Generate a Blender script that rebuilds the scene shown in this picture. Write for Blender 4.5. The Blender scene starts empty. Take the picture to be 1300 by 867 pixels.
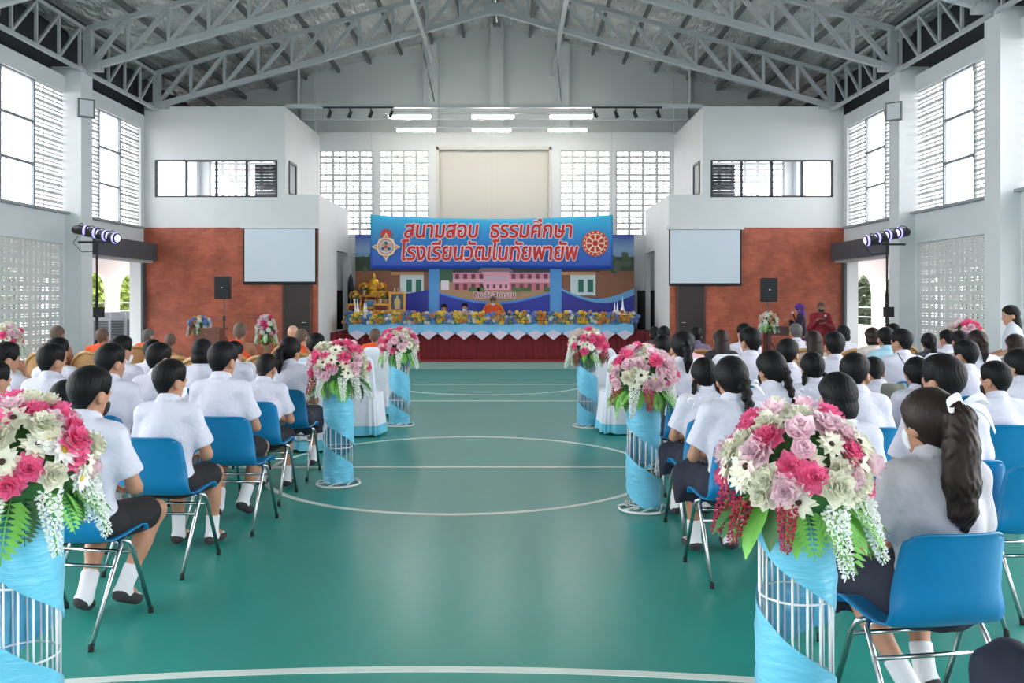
import bpy, math, random
import numpy as np
from mathutils import Vector, Matrix, Euler
random.seed(7); np.random.seed(7)
scene = bpy.context.scene
COL = scene.collection
R = math.radians
PI = math.pi

# ------------------------------------------------------------------ camera, sky, exposure
# the hall runs along +Y, its centre line is x = 0, floor z = 0
CAM = (0.45, 0.0, 1.60); F = 1100.0
cam = bpy.data.cameras.new('camera')
cam.sensor_width = 36.0; cam.lens = F / 1300.0 * 36.0
cam.shift_y = -53.5 / 1300.0; cam.clip_end = 300
camo = bpy.data.objects.new('camera', cam); COL.objects.link(camo)
camo.location = CAM; camo.rotation_euler = (R(90), 0, 0)
scene.camera = camo

world = bpy.data.worlds.new('overcast_sky'); scene.world = world; world.use_nodes = True
wbg = world.node_tree.nodes['Background']
wbg.inputs[0].default_value = (0.975, 0.985, 1.0, 1); wbg.inputs[1].default_value = 5.0
vs = scene.view_settings
vs.view_transform = 'Standard'; vs.look = 'None'; vs.gamma = 1.0; vs.use_curve_mapping = False
vs.exposure = 1.06

def at(px, py, Y):
    'the point at depth Y that the photograph shows at a pixel'
    return Vector((CAM[0] + (px - 650) * Y / F, Y, CAM[2] + (380 - py) * Y / F))

def portal(loc, rot, sx, sy):
    l = bpy.data.lights.new('sky_portal', 'AREA'); l.shape = 'RECTANGLE'; l.size = sx; l.size_y = sy
    l.cycles.is_portal = True
    o = bpy.data.objects.new('sky_portal', l); COL.objects.link(o); o.location = loc; o.rotation_euler = rot

# ------------------------------------------------------------------ materials
def lin(c):
    return tuple(((v / 255) / 12.92 if v / 255 <= .04045 else ((v / 255 + .055) / 1.055) ** 2.4) for v in c) + (1,)
MATS = {}
def M(name, col=None, rough=.6, metal=0, noise=0, nscale=8, bump=0, bscale=40, bstretch=(1, 1, 1), spec=.5, coat=0, sheen=0, emit=0, bdist=.01):
    if name in MATS: return MATS[name]
    m = bpy.data.materials.new(name); m.use_nodes = True; MATS[name] = m
    nt = m.node_tree; N = nt.nodes; L = nt.links; p = N['Principled BSDF']
    c = lin(col); p.inputs['Base Color'].default_value = c
    p.inputs['Roughness'].default_value = rough; p.inputs['Metallic'].default_value = metal
    p.inputs['Specular IOR Level'].default_value = spec
    p.inputs['Coat Weight'].default_value = coat; p.inputs['Sheen Weight'].default_value = sheen
    if emit:
        p.inputs['Emission Color'].default_value = c; p.inputs['Emission Strength'].default_value = emit
    m.diffuse_color = c
    if noise or bump:
        tc = N.new('ShaderNodeTexCoord')
    if noise:
        n = N.new('ShaderNodeTexNoise'); n.inputs['Scale'].default_value = nscale; n.inputs['Detail'].default_value = 4
        L.new(tc.outputs['Object'], n.inputs['Vector'])
        r = N.new('ShaderNodeMapRange'); r.inputs['From Min'].default_value = .25; r.inputs['From Max'].default_value = .75
        r.inputs['To Min'].default_value = 1 - noise; r.inputs['To Max'].default_value = 1 + noise
        L.new(n.outputs['Fac'], r.inputs['Value'])
        mx = N.new('ShaderNodeMix'); mx.data_type = 'RGBA'; mx.blend_type = 'MULTIPLY'; mx.inputs['Factor'].default_value = 1
        mx.inputs['A'].default_value = c; L.new(r.outputs['Result'], mx.inputs['B'])
        L.new(mx.outputs['Result'], p.inputs['Base Color'])
    if bump:
        mp = N.new('ShaderNodeMapping'); mp.inputs['Scale'].default_value = bstretch
        L.new(tc.outputs['Object'], mp.inputs['Vector'])
        n2 = N.new('ShaderNodeTexNoise'); n2.inputs['Scale'].default_value = bscale; n2.inputs['Detail'].default_value = 3
        L.new(mp.outputs['Vector'], n2.inputs['Vector'])
        b = N.new('ShaderNodeBump'); b.inputs['Strength'].default_value = bump; b.inputs['Distance'].default_value = bdist
        L.new(n2.outputs['Fac'], b.inputs['Height']); L.new(b.outputs['Normal'], p.inputs['Normal'])
    return m

def brick_mat(name, c1, c2, mort):
    m = bpy.data.materials.new(name); m.use_nodes = True; MATS[name] = m
    nt = m.node_tree; N = nt.nodes; L = nt.links; p = N['Principled BSDF']
    tc = N.new('ShaderNodeTexCoord'); sx = N.new('ShaderNodeSeparateXYZ'); cx = N.new('ShaderNodeCombineXYZ')
    L.new(tc.outputs['Object'], sx.inputs[0]); L.new(sx.outputs['X'], cx.inputs['X']); L.new(sx.outputs['Z'], cx.inputs['Y'])
    b = N.new('ShaderNodeTexBrick'); L.new(cx.outputs[0], b.inputs['Vector'])
    b.inputs['Color1'].default_value = lin(c1); b.inputs['Color2'].default_value = lin(c2); b.inputs['Mortar'].default_value = lin(mort)
    b.inputs['Scale'].default_value = 1; b.inputs['Brick Width'].default_value = .2; b.inputs['Row Height'].default_value = .07
    b.inputs['Mortar Size'].default_value = .005; b.inputs['Bias'].default_value = -.1
    n = N.new('ShaderNodeTexNoise'); n.inputs['Scale'].default_value = 2.2; n.inputs['Detail'].default_value = 7; n.inputs['Roughness'].default_value = .65
    L.new(tc.outputs['Object'], n.inputs['Vector'])
    r = N.new('ShaderNodeMapRange'); r.inputs['From Min'].default_value = .3; r.inputs['From Max'].default_value = .7
    r.inputs['To Min'].default_value = .62; r.inputs['To Max'].default_value = 1.25; L.new(n.outputs['Fac'], r.inputs['Value'])
    mx = N.new('ShaderNodeMix'); mx.data_type = 'RGBA'; mx.blend_type = 'MULTIPLY'; mx.inputs['Factor'].default_value = 1
    L.new(b.outputs['Color'], mx.inputs['A']); L.new(r.outputs['Result'], mx.inputs['B'])
    L.new(mx.outputs['Result'], p.inputs['Base Color']); p.inputs['Roughness'].default_value = .55
    bp = N.new('ShaderNodeBump'); bp.inputs['Strength'].default_value = .4; bp.inputs['Distance'].default_value = .01; bp.invert = True
    L.new(b.outputs['Fac'], bp.inputs['Height']); L.new(bp.outputs['Normal'], p.inputs['Normal'])
    return m

def gradient_mat(name, stops, z0, z1, rough=.45):
    'printed vinyl whose ink runs from one colour to another over its height'
    m = bpy.data.materials.new(name); m.use_nodes = True; MATS[name] = m
    nt = m.node_tree; N = nt.nodes; L = nt.links; p = N['Principled BSDF']
    tc = N.new('ShaderNodeTexCoord'); sx = N.new('ShaderNodeSeparateXYZ'); L.new(tc.outputs['Object'], sx.inputs[0])
    r = N.new('ShaderNodeMapRange'); r.inputs['From Min'].default_value = z0; r.inputs['From Max'].default_value = z1
    L.new(sx.outputs['Z'], r.inputs['Value'])
    cr = N.new('ShaderNodeValToRGB'); L.new(r.outputs['Result'], cr.inputs['Fac'])
    e = cr.color_ramp.elements
    while len(e) < len(stops): e.new(.5)
    for k, (pos, c) in enumerate(stops): e[k].position = pos; e[k].color = lin(c)
    L.new(cr.outputs['Color'], p.inputs['Base Color']); p.inputs['Roughness'].default_value = rough
    return m

def glass_mat():
    m = bpy.data.materials.new('window_glass'); m.use_nodes = True; MATS['glass'] = m
    nt = m.node_tree; N = nt.nodes; L = nt.links; N.remove(N['Principled BSDF'])
    t = N.new('ShaderNodeBsdfTransparent'); t.inputs[0].default_value = (.93, .96, .97, 1)
    g = N.new('ShaderNodeBsdfGlossy'); g.inputs['Roughness'].default_value = .03
    mx = N.new('ShaderNodeMixShader'); mx.inputs[0].default_value = .05
    L.new(t.outputs[0], mx.inputs[1]); L.new(g.outputs[0], mx.inputs[2]); L.new(mx.outputs[0], N['Material Output'].inputs[0])
    return m

WHITE = M('white_wall_paint', (217, 218, 219), .7, noise=.03, nscale=1.5)
WALLS = M('side_wall_paint', (216, 219, 223), .7, noise=.03, nscale=1.5)
UPPER = M('upper_wall_shaded_paint', (186, 190, 191), .75, noise=.03, nscale=1.2)  # greyer than the lower wall: its shadow is put into the colour
CREAM = M('cream_panel_paint', (208, 202, 193), .7)
VENT = M('vent_block_cement', (212, 212, 211), .8)
STEEL = M('grey_painted_steel', (178, 181, 186), .5, noise=.05, nscale=3)
PURLIN = M('galvanised_purlin', (105, 106, 110), .5, .3)
DARKFR = M('dark_window_frame', (52, 55, 60), .5)
SHUT = M('shutter_box_steel', (72, 79, 88), .5, noise=.05)
BRICKL = brick_mat('red_brick', (184, 94, 68), (166, 80, 58), (166, 90, 70))
GLASS = glass_mat()
DOOR = M('dark_brown_door', (48, 36, 36), .5)
CHROME = M('chrome_tube', (190, 190, 192), .22, 1)
RUBBER = M('black_rubber', (22, 22, 24), .8)
BLUEP = M('blue_plastic', (6, 118, 172), .38, noise=.04, nscale=6)
BLACK = M('black_plastic', (28, 29, 33), .5)
SKIN = M('skin', (176, 128, 102), .55, noise=.05, nscale=12)
SKIN2 = M('tanned_skin', (150, 104, 80), .55, noise=.05, nscale=12)
HAIR = M('black_hair', (11, 10, 12), .58, spec=.22, bump=.5, bscale=60, bstretch=(1, 1, .12), bdist=.004)
HAIRB = M('brown_black_hair', (34, 20, 17), .5, spec=.3, bump=.5, bscale=60, bstretch=(1, 1, .12), bdist=.004)
SHAVE = M('shaved_scalp', (88, 70, 60), .7, noise=.12, nscale=60)
GREYH = M('grey_hair', (84, 80, 80), .6, noise=.2, nscale=80)
SHIRT = M('white_school_shirt', (208, 207, 222), .85, bump=.7, bscale=6, bdist=.05)
SHORTS = M('black_shorts', (26, 25, 29), .85, bump=.3, bscale=14, bdist=.02)
SKIRT = M('navy_skirt', (24, 29, 48), .85, bump=.3, bscale=14, bdist=.02)
SOCK = M('white_sock', (222, 222, 228), .9, bump=.3, bscale=120)
SOLE = M('grey_sock_sole', (52, 50, 54), .9, noise=.15, nscale=40)
MASKW = M('white_face_mask', (225, 230, 235), .8)
MASKB = M('black_face_mask', (24, 24, 27), .8)
RIBBON = M('white_ribbon', (238, 238, 244), .5)
ORANGE = M('orange_robe', (226, 78, 26), .8, bump=.5, bscale=10, bdist=.03, bstretch=(1, 1, .5))
BROWNR = M('brown_robe', (128, 84, 58), .8, bump=.5, bscale=10, bdist=.03)
MAROON = M('maroon_robe', (134, 26, 40), .8, bump=.5, bscale=10, bdist=.03)

# ------------------------------------------------------------------ mesh helpers
class MB:
    def __init__(s): s.v = []; s.f = []; s.m = []; s.cur = 0
    def add(s, vs, fs):
        k = len(s.v); s.v += [tuple(p) for p in vs]
        s.f += [tuple(i + k for i in f) for f in fs]; s.m += [s.cur] * len(fs); return s
    def box(s, x0, x1, y0, y1, z0, z1):
        return s.add([(x0, y0, z0), (x1, y0, z0), (x1, y1, z0), (x0, y1, z0), (x0, y0, z1), (x1, y0, z1), (x1, y1, z1), (x0, y1, z1)],
                     [(0, 3, 2, 1), (4, 5, 6, 7), (0, 1, 5, 4), (1, 2, 6, 5), (2, 3, 7, 6), (3, 0, 4, 7)])
    def bar(s, a, b, w, h=None, up=(0, 0, 1)):
        'rectangular bar from a to b'
        a = Vector(a); b = Vector(b); h = h or w; d = (b - a).normalized()
        up = Vector(up)
        if abs(d.dot(up)) > .98: up = Vector((0, 1, 0))
        x = d.cross(up).normalized() * w / 2; y = x.cross(d).normalized() * h / 2
        vs = []
        for p in (a, b): vs += [p - x - y, p + x - y, p + x + y, p - x + y]
        return s.add(vs, [(0, 1, 2, 3), (7, 6, 5, 4), (0, 4, 5, 1), (1, 5, 6, 2), (2, 6, 7, 3), (3, 7, 4, 0)])
    def tube(s, pts, r, n=8, closed=False, cap=True):
        P = [Vector(p) for p in pts]; m = len(P)
        rr = r if hasattr(r, '__len__') else [r] * m
        T = []
        for i in range(m):
            if closed: t = P[(i + 1) % m] - P[i - 1]
            else: t = P[min(i + 1, m - 1)] - P[max(i - 1, 0)]
            T.append(t.normalized())
        u = T[0].orthogonal().normalized(); vs = []
        for i in range(m):
            u = (u - T[i] * u.dot(T[i])).normalized(); w = T[i].cross(u)
            for k in range(n):
                a = 2 * PI * k / n; vs.append(P[i] + (u * math.cos(a) + w * math.sin(a)) * rr[i])
        fs = []
        for i in range(m if closed else m - 1):
            j = (i + 1) % m
            for k in range(n):
                l = (k + 1) % n; fs.append((i * n + k, i * n + l, j * n + l, j * n + k))
        if cap and not closed:
            fs.append(tuple(range(n))[::-1]); fs.append(tuple((m - 1) * n + k for k in range(n)))
        return s.add(vs, fs)
    def lathe(s, prof, n=16, c=(0, 0, 0), cap=True):
        vs = []; fs = []
        for r, z in prof:
            for k in range(n):
                a = 2 * PI * k / n; vs.append((c[0] + r * math.cos(a), c[1] + r * math.sin(a), c[2] + z))
        for i in range(len(prof) - 1):
            for k in range(n):
                l = (k + 1) % n; fs.append((i * n + k, i * n + l, (i + 1) * n + l, (i + 1) * n + k))
        if cap:
            fs.append(tuple(range(n))[::-1]); fs.append(tuple((len(prof) - 1) * n + k for k in range(n)))
        return s.add(vs, fs)
    def grid(s, fn, nu, nv, flip=False):
        vs = [fn(i / nu, j / nv) for i in range(nu + 1) for j in range(nv + 1)]
        fs = []
        for i in range(nu):
            for j in range(nv):
                a = i * (nv + 1) + j; q = (a, a + nv + 1, a + nv + 2, a + 1)
                fs.append(q[::-1] if flip else q)
        return s.add(vs, fs)
    def slab(s, fn, nu, nv, t):
        'curved sheet of thickness t'
        P = [[Vector(fn(i / nu, j / nv)) for j in range(nv + 1)] for i in range(nu + 1)]
        Nn = [[None] * (nv + 1) for _ in range(nu + 1)]
        for i in range(nu + 1):
            for j in range(nv + 1):
                du = P[min(i + 1, nu)][j] - P[max(i - 1, 0)][j]; dv = P[i][min(j + 1, nv)] - P[i][max(j - 1, 0)]
                n = du.cross(dv); Nn[i][j] = n.normalized() if n.length > 1e-9 else Vector((0, 0, 1))
        W = nv + 1; n0 = (nu + 1) * W
        vs = [P[i][j] for i in range(nu + 1) for j in range(W)] + [P[i][j] - Nn[i][j] * t for i in range(nu + 1) for j in range(W)]
        fs = []
        for i in range(nu):
            for j in range(nv):
                a = i * W + j; fs.append((a, a + W, a + W + 1, a + 1)); fs.append((n0 + a, n0 + a + 1, n0 + a + W + 1, n0 + a + W))
        for i in range(nu):
            a = i * W; fs.append((a, n0 + a, n0 + a + W, a + W)); a = i * W + nv; fs.append((a, a + W, n0 + a + W, n0 + a))
        for j in range(nv):
            a = j; fs.append((a, a + 1, n0 + a + 1, n0 + a)); a = nu * W + j; fs.append((a, n0 + a, n0 + a + 1, a + 1))
        return s.add(vs, fs)
    def mesh(s, name, mats=(), smooth=False):
        me = bpy.data.meshes.new(name); me.from_pydata(s.v, [], s.f)
        for m in (mats if isinstance(mats, (list, tuple)) else [mats]): me.materials.append(m)
        if any(s.m): me.polygons.foreach_set('material_index', s.m)
        if smooth: me.polygons.foreach_set('use_smooth', [True] * len(me.polygons))
        me.update(); return me
    def build(s, name, mats, parent=None, smooth=False, **k):
        return obj(name, s.mesh(name, mats, smooth), parent, **k)

def obj(name, me, parent=None, loc=None, rot=None, scale=None, mat=None):
    o = bpy.data.objects.new(name, me); COL.objects.link(o)
    if parent: o.parent = parent
    if loc is not None: o.location = loc
    if rot is not None: o.rotation_euler = rot
    if scale is not None: o.scale = scale if hasattr(scale, '__len__') else (scale,) * 3
    if mat is not None and me is not None and len(me.materials):
        o.material_slots[0].link = 'OBJECT'; o.material_slots[0].material = mat
    return o
def thing(name, label, cat, loc=(0, 0, 0), rz=0, group=None, scale=None):
    o = obj(name, None, None, loc, (0, 0, rz), scale); o.empty_display_size = .1
    return tag(o, label, cat, group)
def tag(o, label, cat, group=None):
    o['label'] = label; o['category'] = cat
    if group: o['group'] = group
    return o
def struct(o, label=None):
    o['kind'] = 'structure'
    if label: o['label'] = label
    return o
def copy_tree(o, parent=None):
    c = o.copy(); COL.objects.link(c); c.parent = parent
    for ch in list(o.children): copy_tree(ch, c)
    return c
def stuff(o):
    o['kind'] = 'stuff'; return o

# ------------------------------------------------------------------ signed distance modelling (organic shapes)
def snet(vals, xs, ys, zs):
    ins = vals < 0; nx, ny, nz = vals.shape
    s = np.zeros((nx - 1, ny - 1, nz - 1), np.int8)
    for a in (0, 1):
        for b in (0, 1):
            for c in (0, 1): s += ins[a:nx - 1 + a, b:ny - 1 + b, c:nz - 1 + c]
    act = (s > 0) & (s < 8); idx = -np.ones(act.shape, np.int64); I, J, K = np.nonzero(act); n = len(I)
    idx[I, J, K] = np.arange(n); acc = np.zeros((n, 3)); cnt = np.zeros(n)
    cor = [(a, b, c) for a in (0, 1) for b in (0, 1) for c in (0, 1)]
    for A in cor:
        for B in cor:
            if A < B and sum(abs(A[q] - B[q]) for q in range(3)) == 1:
                va = vals[I + A[0], J + A[1], K + A[2]]; vb = vals[I + B[0], J + B[1], K + B[2]]
                m = (va < 0) != (vb < 0); t = np.where(m, va / np.where(m, va - vb, 1), 0)
                pa = np.stack([xs[I + A[0]], ys[J + A[1]], zs[K + A[2]]], 1); pb = np.stack([xs[I + B[0]], ys[J + B[1]], zs[K + B[2]]], 1)
                acc += (pa + (pb - pa) * t[:, None]) * m[:, None]; cnt += m
    V = acc / np.maximum(cnt, 1)[:, None]; Q = []
    def quads(sa, sb, cells):
        m = sa != sb; i, j, k = np.nonzero(m); f = np.stack([idx[c(i, j, k)] for c in cells], 1)
        fl = ~sa[i, j, k]; f[fl] = f[fl][:, ::-1]; Q.append(f)
    quads(ins[:-1, 1:-1, 1:-1], ins[1:, 1:-1, 1:-1], [lambda i, j, k: (i, j, k), lambda i, j, k: (i, j + 1, k), lambda i, j, k: (i, j + 1, k + 1), lambda i, j, k: (i, j, k + 1)])
    quads(ins[1:-1, :-1, 1:-1], ins[1:-1, 1:, 1:-1], [lambda i, j, k: (i, j, k), lambda i, j, k: (i, j, k + 1), lambda i, j, k: (i + 1, j, k + 1), lambda i, j, k: (i + 1, j, k)])
    quads(ins[1:-1, 1:-1, :-1], ins[1:-1, 1:-1, 1:], [lambda i, j, k: (i, j, k), lambda i, j, k: (i + 1, j, k), lambda i, j, k: (i + 1, j + 1, k), lambda i, j, k: (i, j + 1, k)])
    return V, np.concatenate(Q)

def axis(segs):
    'piecewise spacing: [(start, end, step), ...]'
    out = []
    for a, b, h in segs: out.append(np.arange(a, b - h * .3, h))
    out.append(np.array([segs[-1][1]])); return np.concatenate(out).astype(np.float32)
def sdf_data(fn, xs, ys, zs, B=6):
    'sample in blocks: only blocks near the surface are evaluated point by point'
    n = [len(a) for a in (xs, ys, zs)]; nb = [-(-k // B) for k in n]; ax = []
    for a, k in zip((xs, ys, zs), nb): ax.append(np.concatenate([a, np.full(k * B - len(a), a[-1], np.float32)]).reshape(k, B))
    lo = [a[:, 0] for a in ax]; hi = [a[:, -1] for a in ax]
    c = np.stack(np.meshgrid(*[(l + h) / 2 for l, h in zip(lo, hi)], indexing='ij'), -1).reshape(-1, 3).astype(np.float32)
    e = np.stack(np.meshgrid(*[(h - l) / 2 for l, h in zip(lo, hi)], indexing='ij'), -1).reshape(-1, 3)
    dc = fn(c); act = np.abs(dc) < 2.0 * np.sqrt((e ** 2).sum(1)) + .012
    vals = np.repeat(dc[:, None], B ** 3, 1); I, J, K = np.unravel_index(np.nonzero(act)[0], nb); m = len(I)
    P = np.empty((m, B, B, B, 3), np.float32); P[..., 0] = ax[0][I][:, :, None, None]; P[..., 1] = ax[1][J][:, None, :, None]; P[..., 2] = ax[2][K][:, None, None, :]
    vals[act] = fn(P.reshape(-1, 3)).reshape(m, B ** 3)
    full = vals.reshape(*nb, B, B, B).transpose(0, 3, 1, 4, 2, 5).reshape(nb[0] * B, nb[1] * B, nb[2] * B)[:n[0], :n[1], :n[2]]
    return snet(np.ascontiguousarray(full), xs, ys, zs)
def sdf_mesh(name, fn, box, h, mat, extra=()):
    if isinstance(h, (int, float)): ax = [axis([(box[2 * i], box[2 * i + 1], h)]) for i in range(3)]
    else: ax = h
    V, Q = sdf_data(fn, *ax); V = V.tolist(); Q = Q.tolist()
    for v2, q2 in extra:
        k = len(V); V += v2; Q += [[i + k for i in f] for f in q2]
    me = bpy.data.meshes.new(name); me.from_pydata(V, [], Q); me.materials.append(mat)
    me.polygons.foreach_set('use_smooth', [True] * len(me.polygons)); me.update(); return me
def smin(a, b, k):
    h = np.maximum(k - np.abs(a - b), 0) / k; return np.minimum(a, b) - h * h * k * .25
def smax(a, b, k): return -smin(-a, -b, k)
def seg(P, a, b, r1, r2=None, sc=None):
    a = np.array(a, np.float32); b = np.array(b, np.float32); r2 = r1 if r2 is None else r2
    d = P - a; ba = b - a
    if sc is not None:
        sc = np.array(sc, np.float32); d = d / sc; ba = ba / sc
    t = np.clip(d @ ba / max(float(ba @ ba), 1e-9), 0, 1)
    e = d - t[:, None] * ba
    return np.sqrt((e * e).sum(1)) - (r1 + (r2 - r1) * t)
def ell(P, c, r):
    r = np.array(r, np.float32); d = (P - np.array(c, np.float32)) / r
    k0 = np.sqrt((d * d).sum(1)); e = d / r; k1 = np.sqrt((e * e).sum(1)) + 1e-6
    return k0 * (k0 - 1) / k1
def chain(P, pts, rs):
    d = None
    for i in range(len(pts) - 1):
        e = seg(P, pts[i], pts[i + 1], rs[i], rs[i + 1]); d = e if d is None else smin(d, e, .015)
    return d
# ------------------------------------------------------------------ the hall
HW = 8.76; YB = 25.6; YF = 21.7; Y0 = -9.0; EAVE = 6.43; APEX = 8.80; TD = .82
def zb(x): return APEX - (APEX - EAVE) * min(abs(x), 9.9) / 8.4

def wall_boxes(mb, ax, p0, p1, u0, u1, z0, z1, holes):
    us = sorted(set([u0, u1] + [u for h in holes for u in h[:2]]))
    for a, b in zip(us[:-1], us[1:]):
        cut = sorted([(h[2], h[3]) for h in holes if h[0] <= a + 1e-6 and h[1] >= b - 1e-6]); z = z0
        for c, d in cut + [(z1, z1)]:
            if c > z + 1e-6:
                if ax == 'x': mb.box(p0, p1, a, b, z, c)
                else: mb.box(a, b, p0, p1, z, c)
            z = max(z, d)
    return mb

# floor with painted court lines
def floor_mat():
    m = M('green_epoxy_floor', (34, 142, 130), .44, noise=.07, nscale=.9, bump=.05, bscale=3, bdist=.01, coat=.2)
    m.node_tree.nodes['Principled BSDF'].inputs['Coat Roughness'].default_value = .22
    return m
fl = MB().box(-HW, HW, Y0, YB, -.12, 0).build('floor', floor_mat()); struct(fl, 'glossy green court floor with white painted lines')
LINE = M('white_line_paint', (214, 222, 216), .4, noise=.06, nscale=4)
def line(pts, w, name='court_line', closed=False):
    P = [Vector((p[0], p[1], 0)) for p in pts]; vs = []; fs = []; m = len(P)
    for i in range(m):
        t = (P[(i + 1) % m] - P[i - 1]) if closed else (P[min(i + 1, m - 1)] - P[max(i - 1, 0)])
        n = Vector((-t.y, t.x, 0)).normalized() * w / 2
        vs += [P[i] - n, P[i] + n, P[i] - n + Vector((0, 0, .003)), P[i] + n + Vector((0, 0, .003))]
    for i in range(m if closed else m - 1):
        j = (i + 1) % m; a = 4 * i; b = 4 * j
        fs += [(a + 2, b + 2, b + 3, a + 3), (a, b, b + 2, a + 2), (a + 1, a + 3, b + 3, b + 1)]
    MB().add(vs, fs).build(name, LINE, fl)
def arc(cx, cy, r, a0, a1, n=48): return [(cx + r * math.cos(R(a0 + (a1 - a0) * i / n)), cy + r * math.sin(R(a0 + (a1 - a0) * i / n))) for i in range(n + 1)]
line(arc(-.02, 8.26, 1.82, 0, 360, 72)[:-1], .05, closed=True)
line([(-7.5, 8.26), (7.5, 8.26)], .05)
line([(-7.5, 13.65), (7.5, 13.65)], .05)
line(arc(0, 16.3, 1.8, 180, 360, 36), .05)
line([(-2.9, 16.3), (2.9, 16.3)], .05)
line([(-2.9, 20.0), (2.9, 20.0)], .04)
line(arc(.08, 3.745 - 9.0, 9.0, 60, 120, 60), .055)
strip = MB().box(-4.3, 4.3, 19.9, 21.95, 0, .004).build('floor_mat', M('pale_green_rubber', (120, 158, 148), .5), fl)

# side walls with bays
cols = [18.1, 14.4, 10.7, 7.0, 3.3, -.4, -4.1, -7.8]
bays = [(18.45, 21.5)] + [(cols[i + 1] + .22, cols[i] - .22) for i in range(len(cols) - 1)]
WZ0, WZ1 = 3.40, 5.87

def vent_block(name, bw, bh, sw, sh, d, midx, midz):
    'cement block with two rows of two slots'
    mb = MB(); e = (bw - 2 * sw - midx) / 2; f = (bh - 2 * sh - midz) / 2
    for a, b in ((0, e), (e + sw, e + sw + midx), (bw - e, bw)): mb.box(a, b, 0, d, 0, bh)
    for a, b in ((0, f), (f + sh, f + sh + midz), (bh - f, bh)): mb.box(0, bw, .002, d - .002, a, b)
    return mb.mesh(name, VENT)
VB_OPEN = vent_block('vent_block', .37, .175, .164, .044, .03, .014, .029)
VB_BACK = vent_block('vent_block', .37, .175, .135, .044, .06, .02, .022)
VB_SLOT = vent_block('vent_block', .37, .175, .105, .024, .028, .05, .03)
def lattice(parent, me, ax, p, u0, u1, z0, z1):
    nc = max(1, round((u1 - u0) / .37)); nr = max(1, round((z1 - z0) / .175)); cw = (u1 - u0) / nc; rh = (z1 - z0) / nr
    for i in range(nc):
        for j in range(nr):
            o = obj('vent_block', me, parent)
            o.scale = (cw / .37, 1, rh / .175)
            if ax == 'y': o.location = (u0 + i * cw, p, z0 + j * rh)
            else: o.location = (p, u0 + i * cw, z0 + j * rh); o.rotation_euler = (0, 0, R(90))

win_n = [0]
def side_wall(s, name):
    mb = MB(); holes = []
    for i, (a, b) in enumerate(bays): holes.append((a, b, WZ0, WZ1))
    holes.append((18.45, 21.5, 0.0, 2.55))                       # shutter opening
    for i in range(1, len(bays)): holes.append((bays[i][0] + .15, bays[i][1] - .1, .35, 2.75))
    holes.append((22.2, 25.3, 4.0, 5.7))                         # window of the room over the wing
    x0, x1 = (HW, HW + .28) if s > 0 else (-HW - .28, -HW)
    wall_boxes(mb, 'x', x0, x1, Y0, YB + .3, 0, 6.2, holes)
    w = mb.build(name, WALLS); struct(w)
    xm = s * (HW + .08)
    for i, (a, b) in enumerate(bays):
        lw = (b - a) * .33
        vis = i < 2 or (i == 2 and s > 0)
        if vis:
            lattice(w, VB_OPEN, 'x', xm + .02, b - lw, b, WZ0, WZ1) if i < 2 else lattice(w, VB_OPEN, 'x', xm + .02, b - .74, b, WZ0, WZ1)
            if i < 2: lattice(w, VB_OPEN, 'x', xm + .02, a, a + lw, WZ0, WZ1)
        ca, cb = (a + lw, b - lw)
        win_n[0] += 1
        wf = thing('window_%d' % win_n[0], 'tall clear three-pane window', 'window', (xm, 0, 0)); wf['kind'] = 'structure'; del wf['category']
        f = MB()
        for u in (ca, cb): f.box(-.03, .03, u - .025, u + .025, WZ0, WZ1)
        for k in range(4):
            z = WZ0 + (WZ1 - WZ0) * k / 3; f.box(-.028, .028, ca, cb, max(z - .025, WZ0), min(z + .025, WZ1))
        f.build('window_frame', M('grey_window_frame', (120, 126, 132), .5), wf)
        for k in range(3):
            z = WZ0 + (WZ1 - WZ0) * k / 3; dz = (WZ1 - WZ0) / 3
            MB().box(-.004, .004, ca + .025, cb - .025, z + .025, z + dz - .025).build('pane', GLASS, wf)
        if i == 2 and s > 0: lattice(w, VB_SLOT, 'x', xm + .02, b - .84, b - .1, .35, 2.75)
        if i == 1: lattice(w, VB_SLOT, 'x', xm + .02, a + .15, b - .1, .35, 2.75)
        sb = MB().box(s * (HW - .05) - .06, s * (HW - .05) + .06, a, b, WZ0 - .05, WZ0).build('window_sill', M('grey_sill', (150, 154, 160), .6), w)
        portal((s * (HW + .33), (a + b) / 2, (WZ0 + WZ1) / 2), (0, R(90 if s > 0 else -90), 0), WZ1 - WZ0, b - a)
        if i != 1: portal((s * (HW + .33), (a + b) / 2, 1.4), (0, R(90 if s > 0 else -90), 0), 2.3, b - a - .3)
    portal((s * (HW + .33), 23.75, 4.85), (0, R(90 if s > 0 else -90), 0), 1.7, 3.1)
    for c in cols:
        p = MB().box(s * HW - .33, s * HW + .33, c - .24, c + .24, 0, EAVE - .03).build('column', WALLS, w)
    # shutter box over the opening and its guide rail
    sbx = MB().box(min(s * HW, s * (HW - .36)), max(s * HW, s * (HW - .36)), 18.42, 21.6, 2.56, 2.98)
    sbx.box(min(s * HW, s * (HW - .06)), max(s * HW, s * (HW - .06)), 21.5, 21.66, 0, 2.56)
    q = sbx.build('shutter_box', SHUT, w); struct(q)
    bot = MB().box(min(s * (HW - .05), s * (HW - .3)), max(s * (HW - .05), s * (HW - .3)), 18.45, 21.5, 2.50, 2.56).build('shutter_bottom_rail', M('pale_rail', (170, 172, 176), .5), q)
    return w
wl = side_wall(-1, 'wall_left'); wr = side_wall(1, 'wall_right')

# end wall behind the camera, its unseen opening added and sized for the daylight it lets in
mb = wall_boxes(MB(), 'y', Y0 - .25, Y0, -HW, HW, 0, 9.9, [(-2.6, 2.6, 0, 2.8)])
struct(mb.build('wall_front', WALLS)); portal((0, Y0 - .3, 1.4), (R(90), 0, R(180)), 5.2, 2.8)

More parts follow.
